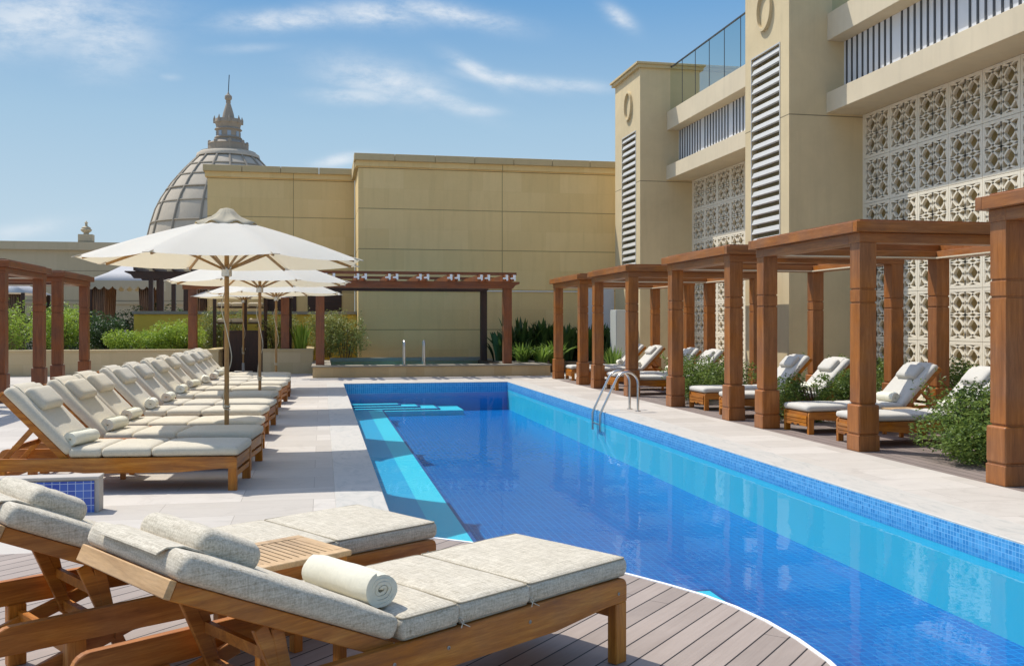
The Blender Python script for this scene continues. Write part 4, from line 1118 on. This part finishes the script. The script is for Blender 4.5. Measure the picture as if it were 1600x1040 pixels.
# door and cabinet by the far corner
t = thing('service_door', 'grey white service door beside the far hotel tower', 'door', (8.95, 31.84, 0))
bm = bmesh.new(); box(bm, 0, 0.95, 0, 0.05, 0.0, 2.72); obj('door_leaf', bm, SLATWALL, t)
bm = bmesh.new(); box(bm, 0.35, 0.42, -0.04, -0.001, 2.05, 2.2); box(bm, 0.36, 0.40, -0.03, -0.001, 1.1, 1.3); obj('handle', bm, SLATDARK, t)
t = thing('electrical_cabinet', 'tall pale grey green cabinet in front of the far tower', 'cabinet', (8.95, 28.6, 0))
bm = bmesh.new(); box(bm, 0, 0.55, 0, 0.6, 0.12, 1.92, 0.01); obj('cabinet_body', bm, GREYBOX, t)
bm = bmesh.new(); box(bm, 0.02, 0.53, -0.012, -0.001, 0.16, 1.86, 0.003); box(bm, 0.0, 0.55, 0.01, 0.59, 0.0, 0.119); obj('cabinet_door', bm, GREYBOX, t)

# ------------------------------------------------------------------ dome
DX_, DY_ = -10.5, 114.0; px2m = 110/1500
t = thing('domed_tower', 'great grey beige dome with a lantern rising behind the left wall', 'dome', (DX_, DY_, 0))
zz = lambda v: 1.5+(505-v)*px2m
prof_px = [(121, 390), (113, 355), (106, 332), (98, 315), (83, 291), (67, 271), (53, 256), (45, 248)]
bm = bmesh.new(); lathe(bm, [(r_*px2m, zz(v_)) for r_, v_ in prof_px], 64); obj('shell', bm, DOMEM, t, 50)
bm = bmesh.new(); lathe(bm, [(48*px2m, zz(248)), (47*px2m, zz(243)), (42*px2m, zz(240)), (42*px2m, zz(239))], 48); obj('collar', bm, DOMEM, t, 50)
for k in range(16):
    a = 2*math.pi*(k+0.35)/16; bm = bmesh.new()
    tube(bm, [((r_+0.6)*px2m*math.cos(a), (r_+0.6)*px2m*math.sin(a), zz(v_)) for r_, v_ in prof_px], 0.14, 6); obj('rib', bm, DOMERIB, t, 60)
for r_, v_ in [(113, 354), (102, 324), (90.8, 302), (75, 281), (60, 263.5)]:
    bm = bmesh.new(); tube(bm, [((r_+0.5)*px2m*math.cos(2*math.pi*i/64), (r_+0.5)*px2m*math.sin(2*math.pi*i/64), zz(v_)) for i in range(65)], 0.10, 5, False); obj('ring_band', bm, DOMERIB, t, 60)
lan = []
bm = bmesh.new(); lathe(bm, [(r_*px2m, zz(v_)) for r_, v_ in [(30, 239), (30, 228), (31, 227), (29, 225), (21, 222), (19, 219), (21, 217), (18, 214), (18, 206), (21, 204), (18, 201), (19, 196), (21, 193), (20, 188), (12, 187), (9.5, 186), (8, 178), (5, 168), (3.2, 162), (4, 160), (3, 159), (5.6, 155), (5.4, 151), (2, 148), (0.9, 145), (0, 143)]], 24)
lo_ = obj('lantern', bm, LANTM, t, 30)
for k in range(8):
    a = 2*math.pi*(k+0.2)/8
    bm = bmesh.new(); rr_ = 19.5*px2m
    tube(bm, [(rr_*math.cos(a), rr_*math.sin(a), zz(194)), (rr_*1.08*math.cos(a), rr_*1.08*math.sin(a), zz(188)), (rr_*1.05*math.cos(a), rr_*1.05*math.sin(a), zz(183))], 0.2, 6, r_fn=lambda s: 0.22*(1-s)+0.03); obj('pinnacle', bm, LANTM, lo_)
    bm = bmesh.new(); c = Vector((math.cos(a), math.sin(a), 0)); obox(bm, c*17.6*px2m+Vector((0, 0, zz(216))), c*18.6*px2m+Vector((0, 0, zz(216))), 5.5*px2m, 17*px2m); obj('window', bm, plain('lantern_glass_%d' % k, (0.30,0.36,0.42), 0.2), lo_)
    bm = bmesh.new(); obox(bm, c*26*px2m+Vector((0, 0, zz(230))), c*30.5*px2m+Vector((0, 0, zz(230))), 6*px2m, 17*px2m, 0.1); obj('buttress', bm, LANTM, lo_)
bm = bmesh.new(); tube(bm, [(0, 0, zz(146)), (0.1, 0, zz(118))], 0.05, 6); obj('lightning_rod', bm, IRON, lo_)

# ------------------------------------------------------------------ tents, curtains, dark pergola far left
def tent(label, x, y, w_, z_e, z_a, scallop=True):
    t = thing('canopy_tent', label, 'tent', (x, y, 0), 0, 'white pyramid tents')
    bm = bmesh.new(); h = w_/2; ap = bm.verts.new((0, 0, z_a)); n = 8; ring = []
    for s in range(4):
        a = [(-h, -h), (h, -h), (h, h), (-h, h)]; p, q = Vector(a[s]), Vector(a[(s+1) % 4])
        for i in range(n): ring.append(p.lerp(q, i/n))
    vs = [bm.verts.new((p.x, p.y, z_e)) for p in ring]; mid = [bm.verts.new((p.x*0.5, p.y*0.5, z_e+(z_a-z_e)*0.44)) for p in ring]
    N = len(vs)
    for i in range(N):
        bm.faces.new((vs[i], vs[(i+1) % N], mid[(i+1) % N], mid[i])); bm.faces.new((mid[i], mid[(i+1) % N], ap))
    cn = obj('roof', bm, TENTC, t, 20); m_ = cn.modifiers.new('t', 'SOLIDIFY'); m_.thickness = 0.01
    if scallop:
        bm = bmesh.new(); pitch = w_/8
        for s in range(4):
            a = [(-h, -h), (h, -h), (h, h), (-h, h)]; p, q = Vector(a[s]), Vector(a[(s+1) % 4])
            K = 48; prev = None
            for i in range(K+1):
                c = p.lerp(q, i/K); dz = 0.22+0.13*abs(math.sin(math.pi*8*i/K)); vv = (bm.verts.new((c.x, c.y, z_e)), bm.verts.new((c.x, c.y, z_e-dz)))
                if prev: bm.faces.new((prev[0], vv[0], vv[1], prev[1]))
                prev = vv
        v = obj('valance', bm, VENTC, t); m_ = v.modifiers.new('t', 'SOLIDIFY'); m_.thickness = 0.01
    for sx in (-1, 1):
        for sy in (-1, 1):
            bm = bmesh.new(); box(bm, sx*(h-0.12)-0.05, sx*(h-0.12)+0.05, sy*(h-0.12)-0.05, sy*(h-0.12)+0.05, 0, z_e); obj('pole', bm, DARKW['z'], t)
            bm = bmesh.new(); K = 22; A = []
            for i in range(K+1):
                xx = sx*(h-0.15-0.5*i/K); yw = sy*(h-0.22)+0.05*math.sin(i*1.9); A.append((bm.verts.new((xx, yw, z_e-0.05)), bm.verts.new((xx+sx*0.12*(i/K), yw, 0.1))))
            for a, b in zip(A, A[1:]): bm.faces.new((a[0], b[0], b[1], a[1]))
            c_ = obj('curtain', bm, CURT, t, 180); m_ = c_.modifiers.new('t', 'SOLIDIFY'); m_.thickness = 0.008
CURT = plain('brown_curtain_cloth', (0.30,0.17,0.10), 0.9, 0.1, nscale=3, namt=0.3)
tent('white pyramid tent roof with a scalloped beige valance behind the near parasol', -7.6, 40.5, 2.5, 3.15, 3.9)
tent('white tent roof seen between the posts of the left pergolas', -11.6, 37.0, 3.4, 2.55, 3.5, False)
tent('white tent roof partly hidden at the far left edge', -16.3, 38.0, 3.0, 2.6, 3.4, False)
t = thing('curtained_pergola', 'dark brown slatted pergola with tied curtains above the yellow wall', 'pergola', (-5.15, 35.0, 0))
for x in (-0.65, -0.3, 0.1, 0.5, 3.2):
    for y in ((0, 1.6) if x in (-0.65, 3.2) else (0,)):
        bm = bmesh.new(); box(bm, x-0.07, x+0.07, y-0.07, y+0.07, 0, 3.05); obj('post', bm, DARKW['z'], t)
for y in (0, 1.6):
    bm = bmesh.new(); prism(bm, [(-1.5, 3.30), (-1.5, 3.26), (-1.3, 3.18), (-1.2, 3.05), (3.6, 3.05), (3.6, 3.30)], 'y', y-0.08, y+0.08); obj('beam', bm, DARKW['x'], t)
for k in range(8):
    bm = bmesh.new(); x = -1.1+k*0.62; box(bm, x-0.04, x+0.04, -0.5, 2.1, 3.301, 3.46); obj('rafter', bm, DARKW['y'], t)
bm = bmesh.new(); A = []
for i in range(60):
    x = 0.6+1.1*i/59; y = 0.12*math.sin(i*1.3)+0.3; A.append((bm.verts.new((x, y, 2.9)), bm.verts.new((x+0.05*math.sin(i), y, 1.6)), bm.verts.new((x, y, 0.3))))
for a, b in zip(A, A[1:]): bm.faces.new((a[0], b[0], b[1], a[1])); bm.faces.new((a[1], b[1], b[2], a[2]))
c_ = obj('curtain', bm, CURT, t, 180); m_ = c_.modifiers.new('t', 'SOLIDIFY'); m_.thickness = 0.008
# cushioned bench under the left pergolas
t = thing('daybed', 'cushioned stone daybed under the left pergolas', 'daybed', (-7.7, 22.2, 0))
bm = bmesh.new(); box(bm, -0.9, 0.9, -0.6, 0.6, 0, 0.32, 0.01); obj('base', bm, LOWM, t)
bm = bmesh.new(); cushion(bm, 1.75, 1.15, 0.12, 0.04, (10, 8, 3), 0.01, 4, Matrix.Translation((0, 0, 0.32))); obj('mattress', bm, FAB2, t, 180)
bm = bmesh.new(); cushion(bm, 1.6, 0.16, 0.34, 0.06, (10, 4, 5), 0.01, 4, Matrix.Translation((0, 0.48, 0.44))); obj('backrest', bm, FAB2, t, 180)

# ------------------------------------------------------------------ plants
def leaf_mesh(name, mat, centers, sizes, aspect=0.45, tilt=0.9, seed=0, droop=0.2):
    """many folded leaf quads (two tris pairs) at given centres"""
    g = np.random.default_rng(seed); n = len(centers)
    th = g.uniform(0, 2*np.pi, n); el = g.uniform(-0.5, 1.1, n)*tilt
    d = np.stack([np.cos(th)*np.cos(el), np.sin(th)*np.cos(el), np.sin(el)], 1)
    r = g.normal(size=(n, 3)); s = np.cross(d, r); s /= np.linalg.norm(s, axis=1, keepdims=True)+1e-9
    L = sizes[:, None]; W = L*aspect
    nrm = np.cross(d, s)
    p0 = centers; p1 = centers+d*L*0.5+s*W*0.5+nrm*W*0.12; p2 = centers+d*L; p3 = centers+d*L*0.5-s*W*0.5+nrm*W*0.12
    p2 = p2-np.array([0, 0, 1])*L*droop
    V = np.stack([p0, p1, p2, p3], 1).reshape(-1, 3)
    me = bpy.data.meshes.new(name); me.vertices.add(4*n); me.vertices.foreach_set('co', V.astype(np.float32).ravel())
    me.loops.add(4*n); me.loops.foreach_set('vertex_index', np.arange(4*n, dtype=np.int32))
    me.polygons.add(n); me.polygons.foreach_set('loop_start', np.arange(0, 4*n, 4, dtype=np.int32)); me.polygons.foreach_set('loop_total', np.full(n, 4, dtype=np.int32))
    me.materials.append(mat); me.update(); me.validate(); return me
def clump_points(n, rx, ry, h, seed, lobes=14, base=0.0, shell=0.55):
    g = np.random.default_rng(seed)
    c = np.stack([g.uniform(-0.75, 0.75, lobes)*rx, g.uniform(-0.75, 0.75, lobes)*ry, base+g.uniform(0.25, 0.80, lobes)*(h-base)], 1)
    rad = g.uniform(0.22, 0.42, lobes)
    k = g.integers(0, lobes, n); v = g.normal(size=(n, 3)); v /= np.linalg.norm(v, axis=1, keepdims=True)
    q = g.uniform(shell, 1.0, n)**0.6
    sc_ = np.stack([rad[k]*min(rx, ry)*1.6, rad[k]*min(rx, ry)*1.6, rad[k]*h*0.95], 1)
    P = c[k]+v*sc_*q[:, None]
    P[:, 2] = np.clip(P[:, 2], base+0.02, None)
    keep = P[:, 2] > base+0.021
    return P[keep]
def shrub(name, label, loc, rx, ry, h, n, mat, size=0.045, seed=1, lobes=16, base=0.0, sprigs=0, aspect=0.45, group=None, cat='bush', rot=0.0):
    t = thing(name, label, cat, loc, rot, group)
    P = clump_points(n, rx, ry, h, seed, lobes, base)
    g = np.random.default_rng(seed+5)
    if sprigs:
        S = []
        for _ in range(sprigs):
            x, y = g.uniform(-0.9, 0.9)*rx, g.uniform(-0.9, 0.9)*ry; z0 = h*g.uniform(0.5, 0.9); L = g.uniform(0.12, 0.34)*min(1.3, h); dd = g.normal(size=3)*0.35; dd[2] = 1
            for q in np.linspace(0, 1, 14): S.append([x+dd[0]*L*q, y+dd[1]*L*q, z0+L*q])
        P = np.concatenate([P, np.array(S)+g.normal(size=(len(S), 3))*0.012])
    sz = g.uniform(0.6, 1.25, len(P))*size
    obj('foliage', leaf_mesh('foliage', mat, P, sz, aspect, seed=seed), None, t)
    bm = bmesh.new()
    for _ in range(max(6, lobes)):
        x, y = g.uniform(-0.5, 0.5)*rx, g.uniform(-0.5, 0.5)*ry
        tube(bm, [(x*0.5, y*0.5, 0), (x*0.8, y*0.8, h*0.35), (x*1.3, y*1.3, h*0.75)], 0.008, 5, False)
    obj('stems', bm, STEM, t)
    return t
bb = 'leafy bushes between the right hand pergolas'
shrub('leafy_bush', 'big leafy green bush beside the nearest right hand post', (7.15, 9.35, 0), 0.72, 0.58, 0.80, 13000, LEAFB, 0.050, 11, 26, sprigs=60, group=bb)
shrub('leafy_bush', 'leafy bush behind the big one against the lattice screen', (8.6, 9.1, 0), 0.7, 0.5, 0.85, 6000, LEAFB, 0.052, 12, 18, sprigs=30, group=bb)
shrub('leafy_bush', 'leafy bush between the second and third right hand pergolas', (7.5, 13.5, 0), 0.95, 0.30, 0.70, 9000, LEAFB, 0.05, 13, 22, sprigs=26, group=bb)
shrub('leafy_bush', 'bush close to the screen behind the second right hand pergola loungers', (9.75, 12.6, 0), 0.4, 1.5, 0.85, 8000, LEAFB, 0.055, 14, 24, sprigs=30, group=bb)
shrub('leafy_bush', 'bush close to the tower behind the third right hand pergola', (9.65, 16.2, 0), 0.4, 1.7, 0.85, 7000, LEAFB, 0.055, 15, 24, sprigs=30, group=bb)
shrub('leafy_bush', 'leafy bush between the third and fourth right hand pergolas', (7.5, 17.8, 0), 0.9, 0.75, 0.80, 8000, LEAFB, 0.06, 16, 22, sprigs=50, group=bb)
shrub('leafy_bush', 'small leafy bush beside the near post of the fourth pergola', (6.9, 17.0, 0), 0.35, 0.3, 0.50, 2500, LEAFB, 0.05, 17, 12, sprigs=20, group=bb)
hg = 'clipped dark hedge sections at the far left'
for i, x in enumerate((-14.5, -11.8, -9.1, -6.6)):
    shrub('hedge', ['dark hedge section at the far left edge', 'dark hedge section behind the near left pergola', 'dark hedge section under the scalloped tent', 'dark hedge section behind the yellow wall'][i], (x, 37.5+ (2.2 if i > 2 else 0), 0), 1.6, 0.6, 2.15, 5200, LEAFH, 0.13, 30+i, 34, group=hg, cat='hedge')
yg = 'bright green shrubs in the long planter'
for i, (x, y, rx, h, m, nm) in enumerate([(-11.2, 30.6, 1.1, 1.35, LEAFY, 'leftmost bright green shrub in the long planter'), (-9.4, 30.6, 1.0, 1.45, LEAFY, 'tall bright green shrub behind the near left pergola posts'), (-7.6, 30.6, 0.7, 1.35, LEAFY, 'bright green shrub between the left pergola posts'),
                                 (-6.6, 31.6, 0.5, 1.0, LEAFH, 'small dark shrub between two bright ones in the long planter'), (-5.45, 30.9, 0.95, 0.62, LEAFY, 'spreading yellow green shrub right of the left pergolas'), (-4.3, 30.9, 0.7, 0.86, LEAFY, 'yellow green shrub next to the red brown planter post')]):
    shrub('shrub', nm, (x, y, 0.62), rx, 0.7, h, 5200, m, 0.085, 50+i, 24, sprigs=60, aspect=0.35, group=yg)
og = 'feathery olive shrubs before the yellow wall'
for i, (x, y, h, nm) in enumerate([(-3.1, 32.2, 1.5, 'olive feathery shrub behind the towel rack'), (-1.35, 31.6, 1.3, 'olive feathery shrub right of the towel rack'), (0.15, 31.7, 1.45, 'feathery shrub next to the tall wall corner'), (0.75, 31.2, 1.2, 'lower feathery shrub beside the basin')]):
    shrub('shrub', nm, (x, y, 0.4), 0.7, 0.5, h, 3800, LEAFO, 0.085, 70+i, 20, sprigs=60, aspect=0.3, group=og)
def blades(name, label, loc, n, L, W, mat, seed, spread=0.3, arch=0.6, cat='plant', group=None):
    t = thing(name, label, cat, loc, 0, group); g = random.Random(seed); bm = bmesh.new()
    for _ in range(n):
        a = g.uniform(0, 6.28); r0 = g.uniform(0, spread); x, y = r0*math.cos(a), r0*math.sin(a)
        l = L*g.uniform(0.6, 1.1); wv = W*g.uniform(0.7, 1.2); out_ = g.uniform(0.15, 1.0)*arch; a += g.uniform(-.5, .5)
        prev = None; K = 7
        for i in range(K+1):
            s = i/K; rr_ = l*out_*s**1.5; z = l*(s-0.45*out_*s**2.4)
            cx, cy = x+rr_*math.cos(a), y+rr_*math.sin(a); ww = wv*math.sin(math.pi*min(0.999, (0.12+0.88*s)))**0.7*0.5
            tx, ty = -math.sin(a)*ww, math.cos(a)*ww
            vv = (bm.verts.new((cx+tx, cy+ty, z+ww*0.5)), bm.verts.new((cx, cy, z)), bm.verts.new((cx-tx, cy-ty, z+ww*0.5)))
            if prev:
                bm.faces.new((prev[0], vv[0], vv[1], prev[1])); bm.faces.new((prev[1], vv[1], vv[2], prev[2]))
            prev = vv
    me = bpy.data.meshes.new('leaves'); bm.to_mesh(me); bm.free(); me.materials.append(mat)
    for p_ in me.polygons: p_.use_smooth = True
    obj('leaves', me, None, t); return t
bg_ = 'broad leaved plants beside the raised basin'
bm = bmesh.new(); box(bm, 5.0, 9.4, 28.6, 31.85, 0.002, 0.30); t = tag(obj('planting_bed', bm, SOIL), 'dark soil bed under the broad leaved plants', 'planting bed')
for i, (x, y, L, nm) in enumerate([(5.65, 29.6, 1.0, 'dark broad leaved plant left of the basin pergola post'), (6.25, 30.2, 1.45, 'tall dark broad leaved plant right of the basin pergola post'), (7.05, 30.4, 1.35, 'tall dark broad leaved plant in the middle of the bed'), (7.75, 30.2, 1.25, 'dark broad leaved plant near the far pergola'), (8.5, 30.0, 1.3, 'dark broad leaved plant seen between the far pergola posts'), (9.15, 29.9, 1.15, 'dark broad leaved plant next to the service door')]):
    blades('broad_leaved_plant', nm, (x, y, 0.3), 75, L, 0.17, LEAFD, 80+i, 0.42, 0.5, group=bg_)
for i, (x, y, L, nm) in enumerate([(5.95, 28.4, 0.75, 'light green strappy plant right of the basin pergola post'), (6.5, 28.3, 0.72, 'light green strappy plant in front of the bed'), (7.0, 28.6, 0.8, 'light green strappy plant beside the far pergola post'), (8.55, 27.6, 0.85, 'light green strappy plant by the grey green cabinet'), (-0.62, 29.75, 0.95, 'bright green grass clump on the short planter')]):
    blades('strappy_plant', nm, (x, y, 0.28 if i < 3 else (0.0 if i == 3 else 0.62)), 70, L, 0.06, LEAFL if i < 4 else LEAFY, 90+i, 0.18, 0.95 if i < 3 else 0.4, group='strappy leaved plants')
